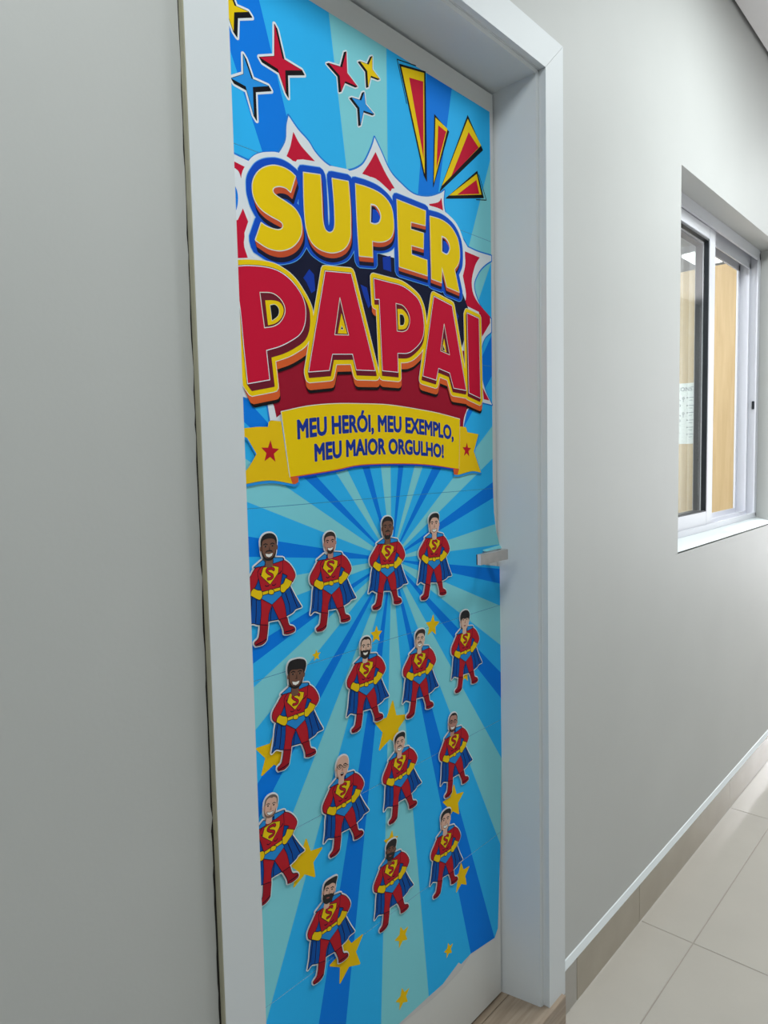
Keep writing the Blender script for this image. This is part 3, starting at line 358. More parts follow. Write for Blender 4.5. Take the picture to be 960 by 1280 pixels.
prism('jamb', [(0.006, OZ+0.025), (0.006, OZ-0.004), (0.0085, OZ-0.009), (JY, JZ), (0.164, JZ), (0.164, OZ+0.025)], 'X', OX0-0.02, OX1+0.02, 'white', tf)
# raw outer edge of the left casing and the dark open crack between it and the wall
boxes('raw_edge', [(DX0-0.0016, DX0+0.0002, CF+0.0006, 0.001, TZ, HZ1-0.001)], 'edge', tf)
random.seed(4)
zz = -0.002+TZ; prev = None; Pc = Print(-0.0004)
L, R_ = [], []
k = 0
while zz < 2.35:
    wdt = 0.0019 + 0.0036*max(0, (1.35-zz))/1.35 + random.uniform(-0.0007, 0.0009)
    if random.random() < 0.12: wdt *= 0.35
    L.append(((DX0-0.0010-wdt)*1000, zz*1000)); R_.append(((DX0+0.0005)*1000, zz*1000)); zz += random.uniform(0.012, 0.04)
for i in range(len(L)-1): Pc.tri([L[i], L[i+1], R_[i+1], R_[i]], [(0, 1, 2, 3)], 0, 'crack')
o = Pc.build('open_crack', tf, (0.98, 0, TZ)); o['label'] = 'dark ragged gap beside the left casing'
# frame top edge is hidden; door leaf
YD = 0.09913
d1 = empty('door_1', (0.98, YD, TZ), 'white lacquered flush door almost covered by the blue poster', 'door', kind='structure')
boxes('leaf', [(JX0+0.003, JX1-0.0032, YD, YD+0.036, TZ+0.006, JZ-0.004)], 'door', d1, 0.0012)
# lever handle
hd = boxes('handle', [(1.2005, 1.3055, 0.0400, 0.0500, 1.1400, 1.1622)], 'steel', d1, 0.0008); hd['label'] = 'flat brushed steel lever'
def sub(name, bs_, m, bev=0):
    o = boxes(name, bs_, m, d1, bev); o.parent = hd; return o
sub('dark_end_strip', [(1.1990, 1.2006, 0.0482, 0.0502, 1.1402, 1.1620)], 'darkedge')  # narrow dark strip along the rear of the lever's end
sub('lit_end_face', [(1.1994, 1.2006, 0.0402, 0.0480, 1.1402, 1.1620)], 'alu')  # steel end catching light: its brightness is put into a white colour
sub('spindle', [(1.290, 1.303, 0.050, 0.0985, 1.1405, 1.1520)], 'steel', 0.0008)

# ------------------------------------------------------------------ poster
edge = [tuple(p[:2]) for p in D['edge']]; top = [tuple(p[:2]) for p in D['top']]
PL = 622.0                                            # left edge, behind the casing
ztop, zbot = top[-1][1], edge[-1][1]
outline = edge + [(900, zbot+1), (PL, zbot)] + [(PL, ztop)] + top[::-1][:-1]
cen = D['centre']
rays = D['rays']
ang = []
for r in rays: ang.append([math.atan2(r[2]-cen[1], r[1]-cen[0]), {'d': 'dark', 'm': 'mid', 'p': 'pale'}[r[0]]])
# the list runs clockwise; keep it strictly decreasing
for i in range(1, len(ang)):
    while ang[i][0] > ang[i-1][0]: ang[i][0] -= 2*math.pi
YP = YD - 0.0006
pm = empty('poster', (0.98, YP, 1.2), 'tall blue comic sunburst paper poster reading SUPER PAPAI covering the door', 'poster')
OFF = (0.98, YP, 1.2)
cuts = [99999] + D['seams'] + [-99999]
dz = sum(a-b for a, b in zip(D['seams'][:-1], D['seams'][1:]))/5
cuts = [99999] + [D['seams'][0]-dz*k for k in range(6)] + [-99999]
for k in range(len(cuts)-1):
    hi, lo = cuts[k]-(0.5 if k else 0), cuts[k+1]+0.5
    band = clip(clip(outline, 0, 1, lo), 0, -1, -hi)
    P = Print(YP-0.0003)
    for i in range(len(ang)):
        a0 = ang[i][0]; a1 = ang[(i+1) % len(ang)][0]
        if i == len(ang)-1: a1 -= 2*math.pi
        # wedge between a1 < a0
        pc = clip(clip(band, math.sin(a0), -math.cos(a0), math.sin(a0)*cen[0]-math.cos(a0)*cen[1]), -math.sin(a1), math.cos(a1), -math.sin(a1)*cen[0]+math.cos(a1)*cen[1])
        if len(pc) >= 3: P.poly([pc], 0, ang[i][1])
    if not P.q: continue
    P.flush()
    # thickness at the rim of the sheet
    b = len(P.v); P.v += [(p[0]/1000, P.y0, p[1]/1000) for p in band] + [(p[0]/1000, YP, p[1]/1000) for p in band]; n = len(band)
    kk = P.mi('pwhite')
    for i in range(n): P.f.append((b+i, b+(i+1) % n, b+n+(i+1) % n, b+n+i)); P.m.append(kk)
    P.build('poster_sheet', pm, OFF)
bp = Print(YP-0.0001); bp.poly([outline], 0, 'seam'); bp.build('backing_paper', pm, OFF)
Y1 = YP-0.0004
sm = smooth
def cl_(poly):            # keep the print on the sheet
    return clip(clip(poly, -1, 0, -max(p[0] for p in edge[:5])), 1, 0, PL)
# explosion
P = Print(Y1)
wh = sm(D['white'], 4); whc = cl_(wh)
P.poly([whc], 1.4, 'pwhite'); P.stroke([p for p in whc], 3.2, 0.8, 'edgeblue')
P.poly([cl_(sm(D['hole'], 4))], 2.2, 'dark'); 
for r in D['red']: P.poly([cl_(sm(r, 4))], 2.2, 'crimson' if r is D['red'][-1] else 'red')
P.poly([cl_(sm(D['navy'], 3))], 4, 'navy')
for r in D['patch']: P.poly([sm(r)], 5, 'patch')
P.build('comic_burst', pm, OFF)
# SUPER
P = Print(Y1)
SUP = [[sm(l, 4) for l in L_] for L_ in D['super']]
sv = [(3.0, -9), (2.0, -8), (1.0, -8), (0, -7), (-1, -7)]
for L_, v in zip(SUP, sv):
    o_ = L_[0]
    P.sweep(o_, v, 3.2, 'pwhite', 21); P.sweep(o_, v, 6, 'lightblue', 13.2); P.sweep(o_, v, 7, 'royal', 12)
    P.sweep(o_, (v[0]*1.6, v[1]*1.75), 8, 'navy', 2.0); P.sweep(o_, v, 9, 'ored', 1.2)
    P.stroke(o_, 1.6, 10, 'pwhite2')
    P.poly(L_, 11, 'yellow')
    if len(L_) > 1:
        P.poly([L_[1]], 10, 'royal'); P.stroke(L_[1], 1.2, 12, 'pwhite2')
        # shaded upper lip of the counter
        P.poly([[(p[0]-1.5, p[1]) for p in L_[1]]], 10.2, 'ored'); q = [(p[0]-2, p[1]+v[1]) for p in L_[1]]
        xs_ = [p[0] for p in L_[1]]; P.poly([[(cx*0.8+0.2*min(xs_), cz_-3) for cx, cz_ in L_[1]]], 10.5, 'navy')
        c0 = [sum(p[0] for p in L_[1])/len(L_[1]), sum(p[1] for p in L_[1])/len(L_[1])]
        P.poly([[(c0[0]+(p[0]-c0[0])*0.78+1, c0[1]+(p[1]-c0[1])*0.78-4) for p in L_[1]]], 10.8, 'royal')
P.build('super_lettering', pm, OFF)
# PAPAI
P = Print(Y1)
PAP = [[sm(l, 4) for l in L_] for L_ in D['papai']]
order = [0, 2, 1, 4, 3]
for n_, i in enumerate([0, 1, 2, 3, 4]):
    L_, v = PAP[i], D['papai_vec'][i]; o_ = L_[0]; o_ = cl_(o_)
    v2 = (v[0]*0.4+1.5, v[1]-10)
    P.sweep(o_, (v2[0]+v[0], v2[1]-8), 12.3, 'black', 8.5)
    P.sweep(o_, (v[0]+v2[0]*0.6, v2[1]-2), 13, 'orange', 9.5)
    P.sweep(o_, v, 13.6, 'pwhite2', 10.2); P.sweep(o_, v, 14, 'yellow', 9)
    P.sweep(o_, v, 15, 'maroon', 1.6)
    P.poly(L_ if i else [o_]+L_[1:], 16, 'red')
    # fine white line just inside the face
    c = 1.0
    P.stroke(o_, 0.7, 16.5, 'pwhite')
    if len(L_) > 1:
        P.poly([L_[1]], 15.5, 'maroon'); P.stroke(L_[1], 0.7, 16.6, 'pwhite2')
        y_, k_ = [sm(l, 3) for l in D['papai_in'][i]]
        P.poly([y_], 15.7, 'yellow'); P.stroke(k_, 0.8, 15.8, 'pwhite2'); P.poly([k_], 15.9, 'black')
o = P.build('papai_lettering', pm, OFF)
# ribbon
P = Print(Y1)
for t in D['tails']: P.poly([sm(t, 3)], 18.2, 'gold'); P.stroke([(p[0]+1, p[1]-2.5) for p in sm(t, 3)], 2.0, 17.6, 'sky')
for t in D['folds']: P.poly([sm(t, 3)], 18.4, 'orange')
rb = sm(D['ribbon'], 4)
P.poly([[(p[0]+1.5, p[1]-5) for p in rb]], 18.0, 'royal'); P.stroke(rb, 1.3, 18.6, 'pwhite2'); P.poly([[(p[0]+0.6, p[1]-1.6) for p in rb]], 18.7, 'orange'); P.poly([rb], 18.9, 'yellow')
def star5(cx, cz, r, a, inner=0.42):
    return [(cx+(r if k % 2 == 0 else r*inner)*math.sin(math.radians(a)+k*math.pi/5), cz+(r if k % 2 == 0 else r*inner)*math.cos(math.radians(a)+k*math.pi/5)) for k in range(10)]
for s_ in D['tailstar']: P.poly([star5(s_[0], s_[1], s_[2]*1.1, 4)], 19.2, 'starred')
P.build('slogan_ribbon', pm, OFF)
# lettering helper
def text_mesh(body, bold=0.02):
    cu = bpy.data.curves.new('text', 'FONT'); cu.body = body; cu.size = 1; cu.offset = bold; cu.resolution_u = 3
    t = bpy.data.objects.new('text', cu); C.objects.link(t)
    dg = bpy.context.evaluated_depsgraph_get(); dg.update(); me = bpy.data.meshes.new_from_object(t.evaluated_get(dg))
    bpy.data.objects.remove(t); bpy.data.curves.remove(cu); return me
def interp(pts, x):
    if x <= pts[0][0]: a, b = pts[0], pts[1]
    elif x >= pts[-1][0]: a, b = pts[-2], pts[-1]
    else:
        for a, b in zip(pts[:-1], pts[1:]):
            if a[0] <= x <= b[0]: break
    return a[1]+(b[1]-a[1])*(x-a[0])/(b[0]-a[0])
def curve_fit(pts):
    # quadratic least squares z(x) so that the line bends evenly
    import numpy as np
    x = np.array([p[0] for p in pts]); z = np.array([p[1] for p in pts]); c = np.polyfit(x, z, 2)
    return lambda t: float(np.polyval(c, t))
def warped(body, base, topl, lay, name, bold=1.75):
    me = text_mesh(body, 0); xs_ = [v.co.x for v in me.vertices]; x0, x1 = min(xs_), max(xs_)
    fb, ft = curve_fit(base), curve_fit(topl); X0, X1 = base[0][0], base[-1][0]
    pts = []
    capH = 0.70
    for v in me.vertices:
        X = X0+(v.co.x-x0)/(x1-x0)*(X1-X0); pts.append((X, fb(X)+(v.co.y/capH)*(ft(X)-fb(X))))
    T = Print(Y1); T.tri(pts, [tuple(p.vertices) for p in me.polygons], lay, name)
    cnt = {}
    for p in me.polygons:
        for e in p.edge_keys: cnt[e] = cnt.get(e, 0)+1
    for e, c_ in cnt.items():
        if c_ == 1: T.stroke([pts[e[0]], pts[e[1]]], bold, lay, name, closed=False, n=6)
    bpy.data.meshes.remove(me); return T
P = warped('MEU HERÓI, MEU EXEMPLO,', D['line1'], D['line1t'], 19.5, 'textblue')
o = P.build('slogan_lettering', pm, OFF)
P = warped('MEU MAIOR ORGULHO!', D['line2'], D['line2t'], 19.5, 'textblue')
o = P.build('slogan_lettering', pm, OFF)
# comic spikes, sparkles
P = Print(Y1)
for bl_, ye, rd in D['spikes']:
    P.fat([p[:2] for p in bl_], 0.8, 2, 'black'); P.poly([[p[:2] for p in ye]], 3, 'yellow'); P.poly([[p[:2] for p in rd]], 4, 'red')
for t in D['thin']: P.stroke([p[:2] for p in t], 1.0, 1, 'black', closed=False)
P.build('comic_rays', pm, OFF)
P = Print(Y1)
for c, pl, v in D['spark']:
    pl = [tuple(p[:2]) for p in pl]; pl = clip(pl, 1, 0, PL)
    P.sweep(pl, v, 1, 'pwhite', 4.2 if abs(v[0]) > 3 and v[0] > 0 else 3.4); P.sweep(pl, v, 2, 'black', 0.8); P.poly([pl], 3, c)
P.build('four_point_star', pm, OFF)
for s_ in D['stars']:
    P = Print(Y1); st = star5(s_[0], s_[1], s_[2]*1.04, s_[3], 0.46); P.fat(st, s_[2]*0.045, 1, 'gold'); P.build('printed_star', pm, OFF)
# torn white paper rim and bits of tape at the lower right corner, lifted flap above the handle
P = Print(Y1)
tr_ = D['tear']; P.poly([[tuple(p[:2]) for p in tr_]], 0.2, 'tape'); P.build('torn_edge', pm, OFF)
fp = [tuple(p[:2]) for p in D['edge'][7:9]]
a_, b_ = fp
bm = bmesh.new()
q = [(a_[0]+0.5, a_[1]+6), (b_[0]-6, b_[1]+2.5), (b_[0]-9, b_[1]-0.5), (b_[0], b_[1]-2), (a_[0]+2, a_[1]-1.5)]
dep = [0.0006, 0.0006, 0.002, 0.006, 0.005]
vs = [bm.verts.new((p[0]/1000-0.98, YP-0.0004-d-YP, p[1]/1000-1.2)) for p, d in zip(q, dep)]
bm.faces.new((vs[0], vs[1], vs[2])); bm.faces.new((vs[0], vs[2], vs[3])); bm.faces.new((vs[0], vs[3], vs[4]))
me = bpy.data.meshes.new('lifted_flap'); bm.to_mesh(me); bm.free(); me.materials.append(M['pale']); link(bpy.data.objects.new('lifted_flap', me), pm)

# ------------------------------------------------------------------ paper hero cutouts
F = D['fig']
def body_part(name, items):
    """items: (key, layer, fill, line width or None)"""
    P = Print(0, 0.00010)
    for key, lay, fill, lw in items:
        s_ = sm(F[key], 3)
        if fill is None: 
            pts = [tuple(p[:2]) for p in F[key]]; P.stroke(pts, lw, lay, 'line', closed=False, n=6)
        else:
            if lw: P.stroke(s_, lw, lay, 'line', n=6)
            P.poly([s_], lay+0.5, fill)
    me_o = P.build(name); me = me_o.data; bpy.data.objects.remove(me_o); return me
P = Print(0.0003, 0.0001)
for k in ('cape', 'legL', 'bootL', 'legR', 'bootR', 'torso', 'armR', 'armL', 'gloveL', 'gloveR', 'collarL', 'collarR'):
    s_ = sm(F[k], 3); P.poly([s_], 0, 'card'); P.stroke(s_, 3.3, 0, 'card', n=8)
P.flush()
# give the card its thickness: a second, slightly lower copy
nv, nf = list(P.v), list(P.f)
b = len(P.v); P.v += [(v[0], v[1]+0.0006, v[2]) for v in nv]; P.f += [tuple(b+i for i in f) for f in nf]; P.m += P.m[:]
o = P.build('card'); CARD = o.data; bpy.data.objects.remove(o)
LW = 1.15
BODY = [
 ('cape', body_part('cape', [('cape', 1, 'cape', LW), ('fold1', 2, None, .8), ('fold2', 2, None, .8), ('fold3', 2, None, .8), ('fold4', 2, None, .8), ('fold5', 2, None, .8)])),
 ('suit', body_part('suit', [('legL', 3, 'suit', LW), ('legR', 3, 'suit', LW), ('armL', 4, 'suit', LW), ('torso', 5, 'suit', LW), ('armR', 4.2, 'suit', LW), ('abs', 6, None, .8), ('abs2', 6, None, .8), ('pec', 6, None, .8), ('pec2', 6, None, .8)])),
 ('boot', body_part('boot', [('bootL', 6, 'boot', LW), ('sole1', 7, None, .9)])),
 ('boot', body_part('boot', [('bootR', 6, 'boot', LW), ('sole2', 7, None, .9)])),
 ('briefs', body_part('briefs', [('briefs', 6, 'brief', LW)])),
 ('belt', body_part('belt', [('belt', 7, 'glove', LW), ('buckle', 8, 'glove', LW)])),
 ('glove', body_part('glove', [('gloveL', 8, 'glove', LW)])),
 ('glove', body_part('glove', [('gloveR', 8, 'glove', LW)])),
 ('cape_collar', body_part('cape_collar', [('collarL', 7, 'brief', LW), ('collarR', 7, 'brief', LW)])),
]
P = Print(0, 0.0001)
bx = sum(p[0] for p in F['badge'])/6; bz = sum(p[1] for p in F['badge'])/6
bd = [(bx+(p[0]-bx)*1.2, bz+(p[1]-bz)*1.12) for p in sm(F['badge'], 3)]; P.stroke(bd, 1.0, 7, 'line', n=6); P.poly([bd], 7.5, 'glove')
es = [tuple(p[:2]) for p in F['ess']]; es = smooth([list(p) for p in es], 2)[:-2]; P.stroke(es, 2.7, 8, 'line', closed=False); P.stroke(es, 1.7, 8.5, 'suit', closed=False)
o = P.build('chest_badge'); BODY.append(('chest_badge', o.data)); bpy.data.objects.remove(o)
def ell(cx, cz, rx, rz, n=16, a0=0, a1=360): return [(cx+rx*math.cos(math.radians(a0+(a1-a0)*k/n)), cz+rz*math.sin(math.radians(a0+(a1-a0)*k/n))) for k in range(n+(1 if a1-a0 < 360 else 0))]
HAIR = {  # in head units: x right, z up, chin at 0, top at 1, half width .36
 'crop':   [(-.36, .52), (-.38, .72), (-.30, .90), (-.12, 1.0), (.12, 1.0), (.30, .90), (.38, .72), (.35, .52), (.31, .66), (.24, .77), (0, .81), (-.24, .77), (-.31, .66)],
 'tall':   [(-.37, .50), (-.44, .70), (-.42, .88), (-.34, 1.0), (-.15, 1.05), (.10, 1.06), (.34, 1.0), (.44, .86), (.42, .66), (.35, .50), (.31, .62), (.22, .68), (0, .68), (-.22, .69), (-.31, .63)],
 'swept':  [(-.35, .48), (-.40, .70), (-.36, .86), (-.18, .99), (.10, 1.03), (.32, .98), (.40, .84), (.36, .62), (.30, .72), (.18, .80), (-.05, .82), (-.20, .76), (-.29, .64)],
 'bowl':   [(-.36, .46), (-.43, .66), (-.38, .88), (-.20, 1.0), (.10, 1.03), (.34, .92), (.43, .70), (.37, .46), (.30, .58), (.18, .60), (.0, .56), (-.16, .60), (-.29, .55)],
 'recede': [(-.35, .50), (-.37, .70), (-.30, .88), (-.12, .99), (.12, .99), (.30, .88), (.37, .70), (.34, .50), (.31, .66), (.27, .80), (.12, .88), (0, .85), (-.12, .88), (-.27, .80), (-.31, .66)],
 'part':   [(-.36, .50), (-.39, .72), (-.33, .88), (-.10, .98), (.20, 1.06), (.36, 1.04), (.36, .88), (.33, .60), (.30, .74), (.10, .80), (-.10, .74), (-.26, .72), (-.31, .62)],
 'cap':    [(-.38, .55), (-.42, .72), (-.32, .92), (-.05, 1.03), (.24, 1.04), (.38, .92), (.38, .68), (.33, .58), (.20, .66), (0, .70), (-.20, .66), (-.32, .60)],
}
BEARD = {
 'full':   [(-.34, .44), (-.33, .22), (-.22, .03), (0, -.06), (.22, .03), (.33, .22), (.33, .44), (.27, .34), (.16, .37), (0, .35), (-.16, .37), (-.27, .34)],
 'goatee': [(-.16, .24), (-.20, .12), (-.13, .01), (0, -.03), (.13, .01), (.20, .12), (.16, .24), (.10, .16), (0, .17), (-.10, .16)],
 'jaw':    [(-.33, .40), (-.31, .20), (-.20, .05), (0, -.01), (.20, .05), (.31, .20), (.32, .40), (.26, .24), (.16, .12), (0, .09), (-.16, .12), (-.26, .24)],
 'moust':  [(-.17, .30), (-.13, .37), (0, .39), (.13, .37), (.17, .30), (.08, .33), (-.08, .33)],
}
def skin(n, c): M[n] = mat(n, c, 0.5, spec=0.35)
skin('skin_dark', (118, 78, 60)); skin('skin_brown', (142, 94, 76)); skin('skin_pink', (186, 134, 120)); skin('skin_light', (222, 178, 158)); skin('skin_pale', (220, 186, 166))
skin('hair_black', (18, 14, 16)); skin('hair_brown', (52, 36, 30)); skin('hair_grey', (112, 100, 92)); skin('stubble', (132, 100, 84)); skin('tooth', (240, 238, 232)); skin('lip', (150, 70, 66)); skin('mouthdark', (80, 26, 28)); skin('shade_dark', (70, 40, 32)); skin('shade_light', (180, 128, 112))
#  skin, hair style, hair colour, beard (list), beard colour, mouth, glasses, label
WHO = [
 ('skin_dark', 'crop', 'hair_black', ['jaw', 'moust'], 'hair_black', 'smile', 0, 'paper hero cutout with dark bearded laughing face, left end of the top row'),
 ('skin_pink', 'crop', 'hair_brown', ['goatee'], 'hair_brown', 'smile', 0, 'paper hero cutout with ruddy face and short chin beard, second from left, top row'),
 ('skin_dark', 'crop', 'hair_black', ['goatee', 'moust'], 'hair_black', 'closed', 0, 'paper hero cutout with serious dark face at the centre of the printed rays'),
 ('skin_light', 'swept', 'hair_black', [], None, 'smile', 0, 'paper hero cutout with light clean-shaven face, top row, nearest the steel lever'),
 ('skin_pale', 'recede', 'hair_black', ['full'], 'hair_black', 'smile', 0, 'paper hero cutout with pale face and long black beard, in the second row'),
 ('skin_pale', 'swept', 'hair_brown', ['moust'], 'hair_brown', 'smile', 0, 'paper hero cutout with swept hair and thin moustache, right of the long black beard'),
 ('skin_pale', 'bowl', 'hair_black', [], None, 'closed', 0, 'paper hero cutout with straight black fringe, standing over a small star near right edge'),
 ('skin_dark', 'tall', 'hair_black', ['jaw'], 'hair_black', 'smile', 0, 'paper hero cutout with tall curly black hair and wide smile beside the left casing'),
 ('skin_light', 'swept', 'hair_black', ['moust'], 'hair_black', 'smile', 0, 'paper hero cutout with thick black moustache, head on the biggest yellow star'),
 ('skin_pink', 'recede', 'hair_black', ['jaw'], 'hair_brown', 'smile', 1, 'paper hero cutout with eyeglasses and short beard, above the yellow star near the right edge'),
 ('skin_light', None, None, [], None, 'open', 1, 'paper hero cutout with bald head, glasses and open mouth'),
 ('skin_light', 'recede', 'hair_grey', ['jaw'], 'stubble', 'smile', 0, 'grey-haired smiling paper hero cutout, cut off by the left casing low on the poster'),
 ('skin_dark', 'cap', 'hair_black', ['full'], 'hair_black', 'closed', 0, 'paper hero cutout with flat black hair and dark beard, low middle of the poster'),
 ('skin_light', 'swept', 'hair_black', [], None, 'smile', 0, 'paper hero cutout with black hair and light smiling face, low right between two yellow stars'),
 ('skin_light', 'part', 'hair_black', ['full'], 'hair_black', 'closed', 0, 'lowest paper hero cutout, side-parted hair and full beard, right foot on a yellow star'),
]
def head(root, Tm, Cm, who, inv):
    """Tm top of head, Cm chin, both mm in the door plane; the head parts are built in the cutout's own frame"""
    (hx, hz), (cx_, cz_) = Tm, Cm
    h = math.hypot(hx-cx_, hz-cz_)*1.02; ux, uz = (hx-cx_)/h, (hz-cz_)/h; vx, vz = uz, -ux
    def w(pts): return [inv(cx_+p[0]*h*vx+p[1]*h*ux, cz_+p[0]*h*vz+p[1]*h*uz) for p in pts]
    sk, hs, hc, bs_, bc, mo, gls, _ = who
    face = [(-.15, -.22), (-.17, .05), (-.30, .18), (-.36, .45), (-.36, .70), (-.26, .90), (-.08, .99), (.08, .99), (.26, .90), (.36, .70), (.36, .45), (.30, .18), (.17, .05), (.15, -.22)]
    fs = smooth([list(p) for p in face], 3)
    Pk = Print(0.0003, 0.0001); a = w(fs); Pk.fat(a, 2.6, 0, 'card')
    if hs: Pk.fat(w(smooth([list(p) for p in HAIR[hs]], 2)), 2.6, 0, 'card')
    Pk.build('head_card', root)
    Pk = Print(0, 0.0001); Pk.poly([a], 9, sk)
    for e in (-.37, .37): Pk.poly([w(ell(e, .46, .045, .09))], 8.8, sk)
    sh = 'shade_dark' if sk in ('skin_dark', 'skin_brown') else 'shade_light'
    Pk.poly([w([(-.06, .34), (.07, .33), (.06, .38), (.02, .55), (-.01, .38)])], 9.3, sh)
    Pk.poly([w([(-.35, .40), (-.36, .66), (-.31, .66), (-.29, .30), (-.22, .14), (-.30, .18)])], 9.2, sh)
    for e in (-.16, .16):
        Pk.poly([w(ell(e, .53, .055, .018))], 9.5, 'tooth' if mo != 'closed' else sk); Pk.poly([w(ell(e, .53, .05, .034, 8))], 9.7, 'hair_black')
        Pk.poly([w([(e-.11, .61), (e, .655), (e+.11, .61), (e+.10, .575), (e, .605), (e-.10, .575)])], 9.6, 'hair_black' if hc is None or hc != 'hair_grey' else 'hair_grey')
    Pk.build('face', root)
    if hs:
        Pk = Print(0, 0.0001); Pk.poly([w(smooth([list(p) for p in HAIR[hs]], 2))], 10, hc); Pk.build('hair', root)
    if bs_:
        Pk = Print(0, 0.0001)
        for k in bs_: Pk.poly([w(smooth([list(p) for p in BEARD[k]], 2))], 10, bc)
        Pk.build('beard', root)
    Pk = Print(0, 0.0001)
    if mo == 'smile':
        s_ = [(-.17, .27), (0, .235), (.17, .27), (.13, .17), (0, .12), (-.13, .17)]
        Pk.poly([w([(p[0]*1.15, .2+(p[1]-.2)*1.35) for p in s_])], 10.6, 'mouthdark' if sk != 'skin_dark' else 'shade_dark'); Pk.poly([w(s_)], 11, 'tooth')
    elif mo == 'open': Pk.poly([w(ell(0.02, .2, .10, .085))], 10.6, 'mouthdark'); Pk.poly([w([(-.06, .25), (.09, .25), (.08, .22), (-.05, .22)])], 11, 'tooth')
    else: Pk.poly([w([(-.11, .215), (0, .235), (.11, .215), (.06, .17), (-.06, .17)])], 10.6, 'lip')
    Pk.build('mouth', root)
    if gls:
        Pk = Print(0, 0.0001)
        for e in (-.16, .16): Pk.stroke(w(ell(e, .53, .12, .085, 12)), 0.45, 11.5, 'hair_black')
        Pk.stroke(w([(-.04, .55), (.04, .55)]), 0.45, 11.5, 'hair_black', closed=False); Pk.stroke(w([(-.28, .55), (-.36, .56)]), 0.45, 11.5, 'hair_black', closed=False)
        Pk.stroke(w([(.28, .55), (.36, .56)]), 0.45, 11.5, 'hair_black', closed=False)
        Pk.build('eyeglasses', root)
for i, (f, who) in enumerate(zip(D['figs'], WHO)):
    px, pz, s_, rot = f[:4]
    root = empty('hero_cutout', (px/1000, YP-0.0030-0.0004*(i % 3), pz/1000), who[-1], 'paper cutout', 'paper hero cutouts taped on the poster')
    root.rotation_euler = (0, -rot, 0); root.scale = (s_, 1, s_)
    cr, sr = math.cos(-rot), math.sin(-rot)
    def inv(x, z, px=px, pz=pz, s_=s_, cr=cr, sr=sr):
        dx, dz_ = (x-px)/s_, (z-pz)/s_; return (dx*cr-dz_*sr, dx*sr+dz_*cr)
    link(bpy.data.objects.new('card', CARD), root)
    for nm, me in BODY: link(bpy.data.objects.new(nm, me), root)
    head(root, f[4:6], f[6:8], who, inv)

# ------------------------------------------------------------------ window
FY = 0.078
wd = empty('window_1', (2.82, 0.12, WZ0), 'white aluminium sliding window with both sashes pushed left, in the deep grey reveal', 'window', kind='structure')
FZ0, FZ1 = 1.0690, WZ1+0.001
A_ = lambda n, b_, m_='alu', bev=0.0012: boxes(n, b_, m_, wd, bev)
# outer frame
A_('head_track', [(WX0+.0002, WX1+.001, FY, FY+0.010, 2.1830, FZ1), (WX0+.0002, WX1+.001, FY+0.0015, 0.163, FZ1-0.012, FZ1), (WX0+.0002, WX1+.001, 0.112, 0.118, 2.150, FZ1-.012), (WX0+.0002, WX1+.001, 0.155, 0.163, 2.150, FZ1-.012)])
A_('sill_track', [(WX0+.0002, WX1+.001, FY+0.0015, 0.163, FZ0-0.012, FZ0+0.006), (WX0+.0002, WX1+.001, FY, FY+0.006, FZ0, FZ0+0.022), (WX0+.0002, WX1+.001, 0.112, 0.118, FZ0, FZ0+0.030), (WX0+.0002, WX1+.001, 0.157, 0.163, FZ0, FZ0+0.040)])
A_('frame_side', [(WX1-0.020, WX1-0.001, FY, 0.163, FZ0+.006, FZ1-0.012), (WX1-0.034, WX1-0.02, 0.078, 0.084, FZ0+.022, FZ1-0.041), (WX1-0.040, WX1-0.02, 0.112, 0.118, FZ0+.030, FZ1-0.05), (WX1-0.040, WX1-0.02, 0.155, 0.163, FZ0+.04, FZ1-0.05)])
A_('frame_side', [(WX0+0.001, WX0+0.020, FY, 0.163, FZ0+.006, FZ1-0.012)])
A_('latch', [(WX1-0.026, WX1-0.020, 0.088, 0.098, 1.545, 1.580)], 'gasket')
def sash(name, x0, x1, y0, y1, z0, z1, st, rail, label):
    f = boxes(name, [(x0, x0+st, y0, y1, z0, z1), (x1-st, x1, y0, y1, z0, z1), (x0+st, x1-st, y0, y1, z0, z0+rail), (x0+st, x1-st, y0, y1, z1-0.042, z1)], 'alu', wd, 0.0015)
    f['label'] = label
    gx = boxes('gasket', [(x0+st, x0+st+.006, y0+.004, y1-.004, z0+rail, z1-.042), (x1-st-.007, x1-st, y0+.002, y1-.004, z0+rail, z1-.042), (x0+st, x1-st, y0+.002, y1-.004, z0+rail, z0+rail+.004), (x0+st, x1-st, y0+.002, y1-.004, z1-.049, z1-.042)], 'gasket', wd); gx.parent = f
    gp_ = boxes('pane', [(x0+st+.001, x1-st-.001, (y0+y1)/2-.002, (y0+y1)/2+.002, z0+rail+.001, z1-.043)], 'glass', wd); gp_.parent = f
    return f
sash('front_sash', WX0+0.022, 2.832, 0.0865, 0.1105, FZ0+0.012, 2.1815, 0.064, 0.058, 'sliding sash nearest the corridor with a black gasket')
sash('rear_sash', WX0+0.032, 2.862, 0.1200, 0.1500, FZ0+0.012, 2.1815, 0.060, 0.055, 'second sash parked behind the front one')
# sloping white sill board
prism('sill_board', [(0.0, WZ0-0.004), (0.0, WZ0+0.0005), (FY+.004, FZ0-0.001), (FY+.004, WZ0-0.004)], 'X', WX0+0.0005, WX1-0.0005, 'caulk', wd)

